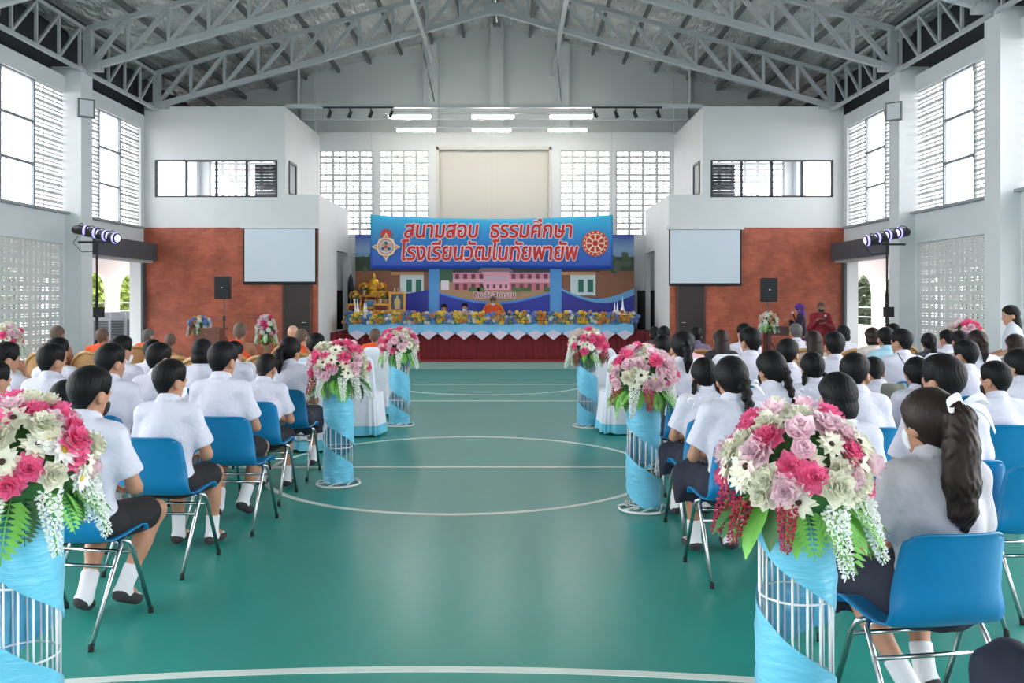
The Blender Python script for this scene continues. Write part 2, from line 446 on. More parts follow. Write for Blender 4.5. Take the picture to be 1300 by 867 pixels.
# back wall
VX = [(-5.25, -3.66), (-3.48, -2.02), (1.88, 3.36), (3.52, 5.15)]
bw = wall_boxes(MB(), 'y', YB, YB + .25, -HW, HW, 0, 6.53, [(a, b, 3.5, 6.0) for a, b in VX] + [(-1.71, 1.54, 2.0, 6.02), (-8.5, -5.45, 4.0, 5.8), (5.45, 8.5, 4.0, 5.8)]).build('wall_back', WHITE)
struct(bw)
for a, b in VX:
    lattice(bw, VB_BACK, 'y', YB + .06, a, b, 3.5, 6.0)
    portal(((a + b) / 2, YB + .3, 4.75), (R(-90), 0, 0), b - a, 2.5)
MB().box(-1.71, 1.54, YB + .22, YB + .25, 2.0, 6.02).build('niche_panel', CREAM, bw)
fr = MB(); fr.box(-1.79, -1.71, YB - .03, YB, 2.0, 6.1); fr.box(1.54, 1.62, YB - .03, YB, 2.0, 6.1); fr.box(-1.79, 1.62, YB - .03, YB, 6.02, 6.1)
fr.build('niche_frame', CREAM, bw)
ub = MB().box(-HW, HW, YB + .25, YB + .5, 6.45, 6.53)
ub.add([(-HW - .9, YB + .3, 6.5), (HW + .9, YB + .3, 6.5), (HW + .9, YB + .3, zb(9.66) + 1.5), (0, YB + .3, APEX + 1.5), (-HW - .9, YB + .3, zb(9.66) + 1.5)], [(0, 1, 2, 3, 4)])
ub.build('upper_wall', UPPER, bw)
for x in (-5.6, -1.95, -.0, 1.95, 5.45):
    MB().box(x - .2, x + .2, YB + .05, YB + .3, 6.53, zb(x) + 1.0).build('pilaster', UPPER, bw)
MB().box(-HW, HW, YB + .02, YB + .3, 6.49, 6.535).build('ledge', UPPER, bw)

# the two wings beside the stage: rooms above, brick-clad front below
def wing(s, name):
    X = lambda a, b: (min(s * a, s * b), max(s * a, s * b))
    mb = MB()
    u = X(5.23, HW); wb = X(5.45, 8.47)
    wall_boxes(mb, 'y', YF, YF + .14, u[0], u[1], 3.4, EAVE, [(wb[0], wb[1], 4.16, 5.09)])
    l = X(4.38, 5.23); mb.box(l[0], l[1], YF, YF + .14, 3.4, 4.22)
    f = X(4.38, HW); mb.box(f[0], f[1], YF, YF + .14, 0, 3.4)
    i0 = X(5.23, 5.37); wall_boxes(mb, 'x', i0[0], i0[1], YF + .14, YB, 4.22, EAVE, [(22.05, 22.75, 4.3, 5.1)])
    e = X(4.38, 5.37); mb.box(e[0], e[1], YF + .14, YB, 4.08, 4.22)
    fl2 = X(5.37, HW); mb.box(fl2[0], fl2[1], YF + .14, YB, 3.3, 3.44); mb.box(fl2[0], fl2[1], YF + .14, YB, 6.3, EAVE)
    j = X(4.38, 4.52); wall_boxes(mb, 'x', j[0], j[1], YF + .14, YB, 0, 4.08, [(23.9, 25.45, .72, 2.95)])
    w = mb.build(name, WHITE); struct(w)
    b = X(4.40, HW); struct(MB().box(b[0], b[1], YF - .025, YF, 0, 3.395).build('brick_cladding', BRICKL, w))
    lb = X(5.45, 8.5); lattice(w, VB_BACK, 'y', YB + .06, lb[0], lb[1], 4.0, 5.8)
    portal(((lb[0] + lb[1]) / 2, YB + .3, 4.9), (R(-90), 0, 0), 3.05, 1.8)
    # strip window of four panes
    win_n[0] += 1
    wn = thing('window_%d' % win_n[0], 'x', 'x', (0, YF + .04, 0)); del wn['category']; wn['kind'] = 'structure'
    wn['label'] = 'dark-framed strip window of four panes in the %s room' % ('left' if s < 0 else 'right')
    fm = MB()
    for k in range(5):
        x = wb[0] + (wb[1] - wb[0]) * k / 4; fm.box(x - .025, x + .025, -.045, .03, 4.16, 5.09)
    fm.box(wb[0], wb[1], -.045, .03, 4.16, 4.20); fm.box(wb[0], wb[1], -.045, .03, 5.05, 5.09)
    fm.build('window_frame', DARKFR, wn)
    for k in range(4):
        x = wb[0] + (wb[1] - wb[0]) * k / 4; MB().box(x + .025, x + (wb[1] - wb[0]) / 4 - .025, -.004, .004, 4.2, 5.05).build('pane', GLASS, wn)
    # jalousie of dark slats inside the inner wall, as seen through the last pane
    jx = X(5.4, 6.38)
    for k in range(14):
        MB().box(jx[0], jx[1], 1.3, 1.36, 4.0 + k * .085, 4.075 + k * .085).build('jalousie_slat', M('dark_jalousie', (40, 42, 46), .5), wn)
    g = MB(); gx = s * 5.22; o_ = YF + .04
    for y in (22.05 - o_, 22.75 - o_): g.box(gx - .02, gx + .02, y - .03, y + .03, 4.3, 5.1)
    for z in (4.3, 5.1): g.box(gx - .02, gx + .02, 22.05 - o_, 22.75 - o_, z - .03, z + .03)
    g.build('side_window_frame', DARKFR, wn)
    # door leaf in the brick front and dark door at the back of the stage
    d = X(4.60, 5.24); dn = thing('door_%d' % (1 if s < 0 else 2), 'x', 'x', (0, YF - .03, 0)); del dn['category']; dn['kind'] = 'structure'
    dn['label'] = 'dark brown door in the %s brick wall' % ('left' if s < 0 else 'right')
    MB().box(d[0], d[1], -.03, 0, 0, 2.1).build('door_leaf', DOOR, dn)
    df = MB(); df.box(d[0] - .05, d[0], -.04, 0, 0, 2.15); df.box(d[1], d[1] + .05, -.04, 0, 0, 2.15); df.box(d[0] - .05, d[1] + .05, -.04, 0, 2.1, 2.15)
    df.build('door_frame', M('brown_door_frame', (92, 52, 42), .5), dn)
    kx = s * 4.68
    MB().tube([(kx, -.03, 1.02), (kx, -.08, 1.02), (kx - s * -.1, -.085, 1.02)], .012).build('door_handle', CHROME, dn, True)
    d3 = X(4.15, 5.3); dd = MB().box(d3[0], d3[1], YB - .05, YB, .72, 1.86).build('door_%d' % (3 if s < 0 else 4), M('black_door', (24, 23, 25), .6)); struct(dd, 'black door at the back of the stage')
    return w
wing(-1, 'wall_left_wing'); wing(1, 'wall_right_wing')

# stage
RED = M('dark_red_pleated_cloth', (112, 24, 32), .8); CARPET = M('crimson_carpet', (150, 24, 44), .95, bump=.3, bscale=150)
st = MB().box(-4.36, 4.36, 23.02, YB, 0, .72).build('stage', M('dark_red_stage_carpet', (104, 28, 32), .9)); struct(st, 'low stage with pleated dark red skirt')
def pleat(u, v): x = -4.36 + 8.72 * u; return (x, 23.0 - .018 * (math.sin(x * 42) + .4 * math.sin(x * 17)), .03 + .69 * v)
MB().grid(pleat, 440, 1).build('stage_skirt', RED, st, True)
MB().box(-4.36, 4.36, 22.2, 23.0, 0, .012).build('carpet_strip', CARPET, st)

# roof: foil-lined sheets, purlins, trusses
def roof_mat():
    m = M('crumpled_foil_insulation', (214, 214, 214), .34, .5, noise=.25, nscale=2.5, bump=1.0, bscale=7, bstretch=(1, .35, 1), bdist=.12)
    return m
rf = MB()
rng = np.random.RandomState(3)
for s in (-1, 1):
    ph = rng.rand(40) * 6.28
    def fn(u, v):
        x = 9.9 * u; y = Y0 - .2 + (YB + .6 - Y0) * v
        bel = abs(math.sin(PI * (x + .1) / .93))
        return (s * x, y, zb(x) + TD + .28 - .09 * bel * (.6 + .4 * math.sin(y * 2.1 + ph[int(x / .93)])) + .02 * math.sin(y * 9 + 13 * x + ph[int(x / .93)]))
    rf.grid(fn, 66, 150, flip=s < 0)
roof = rf.build('ceiling', roof_mat(), None, True); struct(roof, 'pitched roof lined with crumpled silver foil')
pm = None
for s in (-1, 1):
    for k in range(11):
        x = s * (.06 + .93 * k)
        if pm is None: pm = MB().box(-.035, .035, Y0, YB + .25, -.06, .06).mesh('purlin', PURLIN)
        obj('purlin', pm, roof, (x, 0, zb(x) + TD + .12))
for s in (-1, 1):
    struct(MB().box(min(s * 9.05, s * 9.1), max(s * 9.05, s * 9.1), Y0, YB + .4, 6.0, 7.6).build('eave_shade_%d' % (1 if s < 0 else 2), M('eave_gap_dark', (46, 48, 54), .8)), 'dark sheet added for the shaded eave gap above the wall')  # added sheet: dark colour stands in for the shaded gap and hides the sky

def truss():
    t = thing('roof_truss', 'x', 'x'); del t['category']; t['kind'] = 'structure'; t['label'] = 'grey steel lattice roof truss'
    for s in (-1, 1):
        MB().bar((s * 8.4, 0, EAVE), (0, 0, APEX), .125, .125).build('bottom_chord', STEEL, t)
        MB().bar((s * 8.8, 0, zb(8.8) + TD), (0, 0, APEX + TD), .10, .10).build('top_chord', STEEL, t)
        n = 10
        for k in range(n + 1):
            x = s * 8.4 * (1 - k / n)
            if not (k == n and s > 0): MB().bar((x, 0, zb(x)), (x, 0, zb(x) + TD), .16 if k == 0 else .065).build('strut', STEEL, t)
            if k < n:
                x2 = s * 8.4 * (1 - (k + 1) / n); MB().bar((x, 0, zb(x) + .02), (x2, 0, zb(x2) + TD - .02), .085).build('diagonal', STEEL, t)
    MB().box(-.25, .25, -.02, .02, APEX - .12, APEX + .2).build('gusset_plate', STEEL, t)
    for s in (-1, 1): MB().box(s * 8.35 - .22, s * 8.35 + .22, -.13, .13, EAVE - .06, EAVE + .06).build('bearing_plate', STEEL, t)
    return t
t1 = truss(); t1.location = (0, 21.62, 0)
for y in (18.1, 14.4, 10.7): copy_tree(t1).location = (0, y, 0)

def edge_truss():
    t = thing('edge_truss', 'x', 'x'); del t['category']; t['kind'] = 'structure'; t['label'] = 'steel lattice truss running along the eave'
    MB().bar((0, 0, EAVE - .1), (0, 3.6, EAVE - .1), .07).build('bottom_chord', STEEL, t)
    MB().bar((0, 0, EAVE + TD - .05), (0, 3.6, EAVE + TD - .05), .07).build('top_chord', STEEL, t)
    for k in range(5):
        y = .18 + k * .81; MB().bar((0, y, EAVE - .1), (0, y, EAVE + TD - .05), .05).build('strut', STEEL, t)
        if k < 4: MB().bar((0, y, EAVE - .08), (0, y + .81, EAVE + TD - .08), .05).build('diagonal', STEEL, t)
    return t
e1 = edge_truss(); first = True
for s in (-1, 1):
    for y in (18.05, 14.35, 10.65):
        o = e1 if first else copy_tree(e1); first = False; o.location = (s * 8.42, y, 0)

# longitudinal ties, hangers and the tie beam that carries the stage lamps
rails = thing('lamp_rail', 'x', 'x'); del rails['category']; rails['kind'] = 'structure'; rails['label'] = 'thin steel tie beam and hangers above the stage'
for x in (-1.75, 1.65):
    MB().bar((x, 10.7, zb(x) - .09), (x, 25.6, zb(x) - .09), .10).build('longitudinal_tie', STEEL, rails)
    for dx in (-.06, .06): MB().bar((x + dx, 21.9, zb(x) - .1), (x + dx, 21.9, 6.28), .03).build('hanger', STEEL, rails)
    MB().bar((x - .1, 21.9, 8.1), (x + .12, 23.2, 6.9), .03).build('hanger', PURLIN, rails)
    MB().bar((x, 24.0, zb(x) - .1), (x, 24.0, 6.36), .03).build('hanger', STEEL, rails)
for x in (-4.9, 4.9): MB().bar((x, 21.75, 6.43), (x, 21.75, zb(x)), .05).build('hanger', STEEL, rails)
MB().bar((-5.23, 21.75, 6.45), (5.23, 21.75, 6.45), .09).build('tie_beam', STEEL, rails)
MB().bar((-2.8, 21.95, 6.32), (2.6, 21.95, 6.32), .04).build('lamp_bar', STEEL, rails)
MB().bar((-2.8, 24.0, 6.38), (2.6, 24.0, 6.38), .04).build('lamp_bar', STEEL, rails)
MB().bar((-5.23, 23.2, 6.42), (5.23, 23.2, 6.42), .03).build('banner_bar', STEEL, rails)
TUBE = M('lit_fluorescent_tube', (255, 250, 240), .5, emit=26)
hm = MB().box(-.54, .54, -.05, .05, 0, .05).mesh('housing', M('lamp_housing', (215, 216, 218), .5))
tm = MB()
for dy in (-.028, .028): tm.tube([(-.53, dy, -.035), (.53, dy, -.035)], .03, 10)
tm = tm.mesh('lamp_tube', TUBE, True)
places = ['left', 'middle', 'right']
for row, (Y, z, xs) in enumerate([(21.95, 6.25, (-2.15, -.03, 1.95)), (24.0, 6.31, (-2.2, -.11, 1.99))]):
    for k, x in enumerate(xs):
        t = thing('fluorescent_lamp', '%s lit fluorescent lamp in the %s row above the stage' % (places[k], ('front upper', 'rear lower')[row]), 'lamp', (x, Y, z), group='lit lamps above the stage')
        obj('housing', hm, t); obj('lamp_tube', tm, t)
# black track spotlights
sm = MB(); sm.tube([(0, 0, 0), (0, 0, -.1)], .02, 8); smm = sm.mesh('spot_arm', BLACK)
hd = MB().lathe([(.03, -.09), (.045, -.06), (.05, .09), (.042, .09), (.03, .05)], 12).mesh('spot_head', BLACK, True)
for s, (xa, xb), hx in ((-1, (-4.28, -2.5), (-4.11, -3.6, -3.08, -2.57)), (1, (2.45, 4.2), (2.53, 3.06, 3.53, 4.11))):
    side = 'left' if s < 0 else 'right'
    tag(MB().box(xa, xb, 21.66, 21.7, 6.38, 6.42).build('light_track', BLACK), 'black ceiling light track on the %s above the stage' % side, 'light track')
    for k, x in enumerate(hx):
        t = thing('track_spotlight', 'small black spotlight, %s on the %s track above the stage' % (('first from left', 'second from left', 'third from left', 'last from left')[k], side), 'spotlight', (x, 21.68, 6.38), group='black track spotlights')
        obj('spot_arm', smm, t); obj('spot_head', hd, t, (0, -.01, -.15), (R(200), R(28 * -s), 0))

# outside: arcade, ground, planting, air coolers
struct(MB().box(-40, 40, -30, 60, -.3, -.13).build('ground', M('pale_concrete_ground', (150, 146, 140), .9, noise=.1, nscale=.5)), 'pale paved ground outside the hall')
ARC = M('arcade_plaster', (196, 186, 186), .8)
def arcade(s):
    X0 = s * 11.5; X1 = s * 11.62; mb = MB(); y = 12.5 if s < 0 else 12.75
    xa, xb = min(X0, X1), max(X0, X1); w, p, hs = 1.5, .7, 1.72
    while y < 40:
        mb.box(xa, xb, y, y + p, 0, 3.2)
        n = 12
        for k in range(n):
            a, b = y + p + w * k / n, y + p + w * (k + 1) / n
            za, zc = (hs + .66 * math.sqrt(max(0, 1 - (2 * q / n - 1) ** 2)) for q in (k, k + 1))
            mb.add([(xa, a, za), (xb, a, za), (xb, b, zc), (xa, b, zc), (xa, a, 3.2), (xb, a, 3.2), (xb, b, 3.2), (xa, b, 3.2)],
                   [(0, 1, 2, 3), (4, 7, 6, 5), (0, 3, 7, 4), (1, 5, 6, 2), (0, 4, 5, 1), (3, 2, 6, 7)])
        mb.box(xa, xb, y + p, y + p + w, 0, .8 if s > 0 else .12)
        y += p + w
    o = mb.build('wall_%s_arcade' % ('left' if s < 0 else 'right'), ARC); struct(o, 'white arched arcade wall outside the %s opening' % ('left' if s < 0 else 'right'))
    for z in (1.05, 1.35) if s > 0 else (1.25, 1.5): MB().bar(((X0 + X1) / 2, 13, z), ((X0 + X1) / 2, y, z), .03).build('railing', M('grey_rail_paint', (165, 170, 172), .5), o)
    struct(MB().box(min(s * 9.05, X1), max(s * 9.05, X1), 8, 40, 3.2, 3.3).build('wall_%s_canopy' % ('left' if s < 0 else 'right'), ARC))
arcade(-1); arcade(1)
LEAF = M('bright_green_leaf', (112, 132, 52), .6, noise=.3, nscale=3); LEAFD = M('mid_green_leaf', (62, 78, 50), .6, noise=.3, nscale=3); BARK = M('bark', (110, 88, 66), .9)
def tree(x, y, h, r, seed, label, lm):
    rr = random.Random(seed); t = thing('garden_tree', label, 'tree', (x, y, -.13), group='trees outside the arcade')
    MB().tube([(0, 0, 0), (.05, .02, h * .4), (0, .05, h * .75)], [.09, .07, .03], 8).build('trunk', BARK, t, True)
    mb = MB()
    for k in range(2200):
        d = Vector((rr.gauss(0, 1), rr.gauss(0, 1), rr.gauss(0, 1))).normalized() * rr.uniform(.45, 1) ** .5
        c = Vector((d.x * r, d.y * r, h * .58 + d.z * h * .46)); a = Vector((rr.gauss(0, 1), rr.gauss(0, 1), rr.gauss(0, 1))).normalized(); b = a.orthogonal().normalized()
        l = rr.uniform(.1, .2); mb.add([c - a * l, c + b * l * .45, c + a * l, c - b * l * .45], [(0, 1, 2, 3)])
    stuff(mb.build('foliage', lm, t))
tree(-13.7, 29.9, 3.9, 1.25, 1, 'yellow-green tree seen through the left arches, nearest one', LEAF)
tree(-13.9, 32.6, 4.1, 1.35, 2, 'yellow-green tree seen through the left arches, farther one', LEAF)
tree(-15.6, 35.6, 4.3, 1.5, 5, 'dark tree at the far end beyond the left arcade', LEAFD)
tree(-16.9, 28.6, 4.2, 1.4, 6, 'dark tree behind the yellow-green ones beyond the left arcade', LEAFD)
tree(13.6, 32.6, 3.9, 1.35, 3, 'dark green tree seen through the right arch', LEAFD)
tree(13.7, 29.9, 3.9, 1.3, 4, 'dark green tree beside the light stand outside the right opening', LEAFD)
tree(15.0, 36.2, 4.2, 1.5, 8, 'green tree farthest away beyond the right arcade', LEAF)
tree(17.2, 30.8, 4.2, 1.4, 9, 'tree behind the dark green ones beyond the right arcade', LEAFD)
def cooler(x, y, label):
    t = thing('air_cooler', label, 'air cooler', (x, y, 0), R(22), group='white evaporative air coolers outside', scale=(.62, .8, .83))
    W = M('cooler_white_plastic', (150, 156, 164), .5)
    mb = MB(); mb.box(-.36, .36, -.22, .22, .12, 1.32)
    mb.add([(-.36, -.22, 1.32), (.36, -.22, 1.32), (.36, .22, 1.32), (-.36, .22, 1.32), (-.33, -.12, 1.5), (.33, -.12, 1.5), (.33, .2, 1.52), (-.33, .2, 1.52)], [(0, 1, 5, 4), (1, 2, 6, 5), (2, 3, 7, 6), (3, 0, 4, 7), (4, 5, 6, 7)])
    mb.build('body', W, t)
    MB().box(-.27, .27, -.235, -.215, .42, 1.24).build('grille', M('cooler_grille', (74, 80, 88), .6), t)
    for k in range(9): MB().box(-.27, .27, -.25, -.232, .45 + k * .088, .475 + k * .088).build('louvre', M('cooler_louvre', (112, 118, 124), .5), t)
    MB().box(-.2, .2, -.19, -.15, 1.36, 1.44).build('control_panel', M('panel_grey', (150, 156, 162), .4), t)
    for sx in (-.3, .3):
        for sy in (-.17, .17): MB().lathe([(.05, 0), (.05, .1), (.02, .13)], 10, (sx, sy, 0)).build('castor', RUBBER, t)
cooler(-10.45, 23.0, 'white air cooler outside the left opening, nearest the stand pole')
cooler(-10.35, 23.7, 'white air cooler outside the left opening, middle one of three')
cooler(-10.2, 24.4, 'white air cooler outside the left opening, nearest the brick wall')
# ------------------------------------------------------------------ flowers
def petal_fn(l, w, cup, ruff, tip=.25):
    def fn(u, v):
        s = (v - .5) * 2; wd = w * math.sin(PI * min(1, .12 + u * (1 - tip * .5))) ** .7
        return Vector((s * wd * .5, l * u, cup * u * u + ruff * math.sin(7 * s + 5 * u) * u + .12 * w * s * s * u))
    return fn
def flower_mesh(name, layers, mats, centre=None, nu=3, nv=2, seed=0):
    rr = random.Random(seed); mb = MB()
    for (n, l, w, tilt, cup, ruff, z) in layers:
        for k in range(n):
            a = 2 * PI * (k + rr.uniform(-.2, .2)) / n + z * 7; fn = petal_fn(l * rr.uniform(.9, 1.1), w, cup, ruff)
            rot = Matrix.Rotation(a, 3, 'Z') @ Matrix.Rotation(tilt + rr.uniform(-.12, .12), 3, 'X')
            mb.grid(lambda u, v: rot @ fn(u, v) + Vector((0, 0, z)), nu, nv)
    if centre:
        mb.cur = 1; r, h, z = centre; mb.lathe([(r, z), (r * .9, z + h * .6), (r * .4, z + h)], 8); mb.cur = 0
    return mb.mesh(name, mats, True)
def fm(name, c):
    'petals let part of the light through'
    m = M(name, c, .6, noise=.1, nscale=30); N = m.node_tree.nodes; Lk = m.node_tree.links; p = N['Principled BSDF']
    t = N.new('ShaderNodeBsdfTranslucent'); t.inputs[0].default_value = lin(c); mx = N.new('ShaderNodeMixShader'); mx.inputs[0].default_value = .35
    Lk.new(p.outputs[0], mx.inputs[1]); Lk.new(t.outputs[0], mx.inputs[2]); Lk.new(mx.outputs[0], N['Material Output'].inputs[0]); return m
PKH = fm('hot_pink_petal', (252, 126, 176)); PKD = fm('deep_pink_petal', (238, 92, 150)); PKL = fm('pale_pink_petal', (252, 224, 234)); CRM = fm('cream_petal', (246, 245, 228)); WHT = fm('white_petal', (248, 248, 247))
REDF = fm('crimson_floret', (176, 40, 74)); YEL = fm('yellow_petal', (252, 222, 96)); ORG = fm('orange_petal', (248, 180, 100)); BLU = fm('blue_petal', (146, 176, 234)); LIL = fm('lilac_petal', (246, 214, 232))
FC = M('flower_centre', (62, 40, 34), .9); FCY = M('yellow_flower_centre', (206, 180, 70), .9)
GREEN = M('bouquet_leaf', (112, 182, 78), .5, noise=.25, nscale=14); GREEND = M('dark_bouquet_leaf', (52, 104, 50), .5, noise=.25, nscale=14)
peony_l = [(8, .062, .05, R(8), .012, .007, 0), (9, .056, .044, R(30), .012, .010, .006), (9, .047, .04, R(52), .008, .011, .012), (8, .038, .034, R(70), .004, .010, .018), (5, .03, .028, R(84), .0, .008, .02)]
rose_l = [(6, .056, .06, R(14), .02, .002, 0), (6, .048, .056, R(40), .02, .001, .008), (5, .04, .046, R(64), .006, .001, .016), (4, .034, .034, R(82), -.004, 0, .02)]
daisy_l = [(10, .062, .026, R(10), -.006, .001, 0), (9, .055, .025, R(24), -.006, .001, .006)]
lily_l = [(6, .085, .036, R(38), -.03, .002, 0)]
FL = {
    'peony': flower_mesh('peony', peony_l, [PKH, FC], seed=1), 'peony_deep': flower_mesh('peony', peony_l, [PKD, FC], seed=2), 'peony_pale': flower_mesh('peony', peony_l, [PKL, FC], seed=3),
    'rose': flower_mesh('rose', rose_l, [PKL, FC], seed=4), 'rose_deep': flower_mesh('rose', rose_l, [PKH, FC], seed=5), 'rose_lilac': flower_mesh('rose', rose_l, [LIL, FC], seed=6),
    'daisy': flower_mesh('daisy', daisy_l, [CRM, FC], (.011, .012, .008), seed=7), 'daisy_white': flower_mesh('daisy', daisy_l, [WHT, FCY], (.014, .012, .008), seed=8),
    'white_peony': flower_mesh('white_peony', peony_l, [CRM, FC], seed=9), 'lily': flower_mesh('lily', lily_l, [WHT, FCY], (.006, .05, 0), seed=10),
    'blossom_yellow': flower_mesh('blossom', peony_l[:2], [YEL, FCY], (.012, .02, .01), 2, 2, 11), 'blossom_orange': flower_mesh('blossom', peony_l[:3], [ORG, FC], None, 2, 2, 12),
    'blossom_blue': flower_mesh('blossom', peony_l[:3], [BLU, FC], None, 2, 2, 13), 'blossom_white': flower_mesh('blossom', peony_l[:3], [WHT, FC], None, 2, 2, 14), 'blossom_cream': flower_mesh('blossom', rose_l[:3], [fm('peach_petal', (240, 196, 170)), FC], None, 2, 2, 15),
}
def spike_mesh(name, mat, n=46, ln=.2, seed=0):
    rr = random.Random(seed); mb = MB()
    mb.cur = 1; mb.tube([(0, 0, 0), (0, 0, ln)], .003, 5); mb.cur = 0
    for k in range(n):
        t = k / n; a = k * 2.4; rad = .028 * (1 - .75 * t) + .004; c = Vector((rad * math.cos(a), rad * math.sin(a), ln * (.05 + .95 * t))); s = .016 * (1 - .4 * t)
        d = Vector((math.cos(a), math.sin(a), .3)).normalized(); x = d.orthogonal().normalized(); y = d.cross(x)
        for q in range(4):
            b = q * PI / 2 + rr.random(); e = x * math.cos(b) + y * math.sin(b); f = x * math.cos(b + .8) + y * math.sin(b + .8)
            mb.add([c, c + e * s + d * s * .4, c + (e + f) * s * .7 + d * s * .7, c + f * s + d * s * .4], [(0, 1, 2, 3)])
    return mb.mesh(name, [mat, GREEN], True)
FL['spike_white'] = spike_mesh('hyacinth_spike', WHT, 60, .22, 1); FL['spike_red'] = spike_mesh('red_spike', REDF, 46, .17, 2)
def leaf_mesh(name, mat, l=.14, w=.06):
    mb = MB()
    def fn(u, v):
        s = (v - .5) * 2; wd = w * math.sin(PI * u ** .75) ** .8 + .002
        return (s * wd * .5, l * u, .35 * abs(s) * wd * .5 - .25 * l * u * u)
    mb.grid(fn, 6, 4); return mb.mesh(name, mat, True)
def fern_mesh(name, mat, l=.17):
    mb = MB(); mb.tube([(0, 0, 0), (0, l * .5, -.01), (0, l, -.05)], .002, 4)
    for k in range(9):
        t = .12 + .09 * k; y = l * t; z = -.05 * t * t; ll = .055 * math.sin(PI * min(1, .25 + t * .75)) + .006
        for s in (-1, 1): mb.add([(0, y, z), (s * ll * .5, y + .002, z + .006), (s * ll, y + ll * .55, z - .006), (s * ll * .45, y + .02, z)], [(0, 1, 2, 3)])
    return mb.mesh(name, mat, True)
FL['leaf'] = leaf_mesh('leaf', GREEN); FL['leaf_dark'] = leaf_mesh('leaf', GREEND, .15, .07); FL['fern'] = fern_mesh('fern_frond', GREEN); FL['fern_dark'] = fern_mesh('fern_frond', GREEND)
FNAME = {k: k.split('_')[0] for k in FL}
FNAME.update(spike_white='hyacinth_spike', spike_red='red_flower_spike', leaf_dark='leaf', fern='fern_frond', fern_dark='fern_frond', white_peony='white_peony')
def place(key, parent, p, d, size=1, spin=0):
    z = Vector(d).normalized(); q = z.to_track_quat('Z', 'Y')
    o = obj(FNAME[key], FL[key], parent, p); o.rotation_mode = 'QUATERNION'
    o.rotation_quaternion = q @ Matrix.Rotation(spin, 3, 'Z').to_quaternion(); o.scale = (size,) * 3; return o
def place_leaf(key, parent, p, a, droop, size=1):
    o = obj(FNAME[key], FL[key], parent, p, (-droop, 0, a - PI / 2), size); return o
PINKPAL = ['peony'] * 6 + ['rose', 'rose', 'rose_deep', 'peony_pale', 'peony_pale'] + ['daisy'] * 7 + ['white_peony'] * 5 + ['daisy_white'] * 2
CORE = {}
def bouquet(label, loc, rad=.235, ht=.36, n=46, seed=0, pal=PINKPAL, fsize=1.0, name='flower_arrangement', group=None, hang=True, rz=0):
    rr = random.Random(seed); t = thing(name, label, 'flowers', loc, rz, group)
    k = (round(rad, 3), round(ht, 3))
    if k not in CORE: CORE[k] = MB().lathe([(rad * .3, 0), (rad * .62, ht * .22), (rad * .68, ht * .45), (rad * .5, ht * .7), (rad * .05, ht * .82)], 14).mesh('foliage_core', GREEND, True)
    obj('foliage_core', CORE[k], t)
    last = None
    for i in range(n):
        f = (i + .5) / n; cz = 1 - 1.3 * f; a = i * 2.39996 + rr.uniform(-.2, .2); sr = math.sqrt(max(0, 1 - cz * cz))
        d = Vector((sr * math.cos(a), sr * math.sin(a), cz)); key = rr.choice(pal)
        while key == last: key = rr.choice(pal)
        last = key; k2 = rr.uniform(.86, 1.0)
        p = Vector((d.x * rad * k2 * .86, d.y * rad * k2 * .86, ht * .42 + d.z * ht * .5 * k2))
        place(key, t, p, Vector((d.x, d.y, d.z + .15)), fsize * rr.uniform(.85, 1.15), rr.uniform(0, 6))
    if hang:
        for i in range(20):
            a = 2 * PI * i / 20 + rr.uniform(-.1, .1); p = (rad * .55 * math.cos(a), rad * .55 * math.sin(a), ht * .2)
            place_leaf(rr.choice(['leaf', 'leaf_dark', 'fern', 'fern_dark', 'fern']), t, p, a, R(rr.uniform(20, 65)), rr.uniform(.9, 1.35) * fsize)
        for i in range(9):
            a = 2 * PI * i / 9 + rr.uniform(-.2, .2); p = Vector((rad * .8 * math.cos(a), rad * .8 * math.sin(a), ht * .26))
            place(rr.choice(['spike_white'] * 4 + ['spike_red']), t, p, (math.cos(a) * .35, math.sin(a) * .35, -1), fsize * rr.uniform(.8, 1.05))
    return t

# ------------------------------------------------------------------ aisle flower stands: wire cage wrapped in blue satin
SATIN = M('light_blue_satin', (104, 190, 222), .33, noise=.08, nscale=5, bump=.5, bscale=7, bstretch=(1, 1, 4), bdist=.02, sheen=.3)
WIRE = M('white_wire', (224, 226, 230), .45)
rodm = MB().tube([(0, 0, .03), (0, 0, .86)], .0042, 6).mesh('cage_rod', WIRE, True)
hoopm = MB().tube([(.12 * math.cos(2 * PI * k / 28), .12 * math.sin(2 * PI * k / 28), 0) for k in range(28)], .0042, 6, True).mesh('cage_hoop', WIRE, True)
ringm = MB().tube([(.185 * math.cos(2 * PI * k / 36), .185 * math.sin(2 * PI * k / 36), .012) for k in range(36)], .009, 8, True).mesh('base_ring', WIRE, True)
scr = MB().tube([(.12 + .065 * t - .012 * math.sin(t * 6), .05 * math.sin(t * 5.2), .02 + .05 * (1 - t) * (1 - abs(2 * t - 1))) for t in [k / 16 for k in range(17)]], .0045, 6).mesh('base_scroll', WIRE, True)
def wrap_mesh(pitch, width, ph, r=.1315):
    mb = MB(); n = 26; turns = .95 / pitch
    m = int(turns * n)
    def fn(u, v):
        a = -(u * turns * 2 * PI) + ph; z = -width * .8 + u * (.95 + width * .5) - 0 + width * v
        rr = r + .0035 * math.sin(a * 5 + v * 11) + .002 * math.sin(v * 23 + a * 2)
        zz = min(max(z, .03), .86); return (rr * math.cos(a), rr * math.sin(a), zz)
    mb.grid(fn, m, 8); return mb.mesh('satin_wrap', SATIN, True)
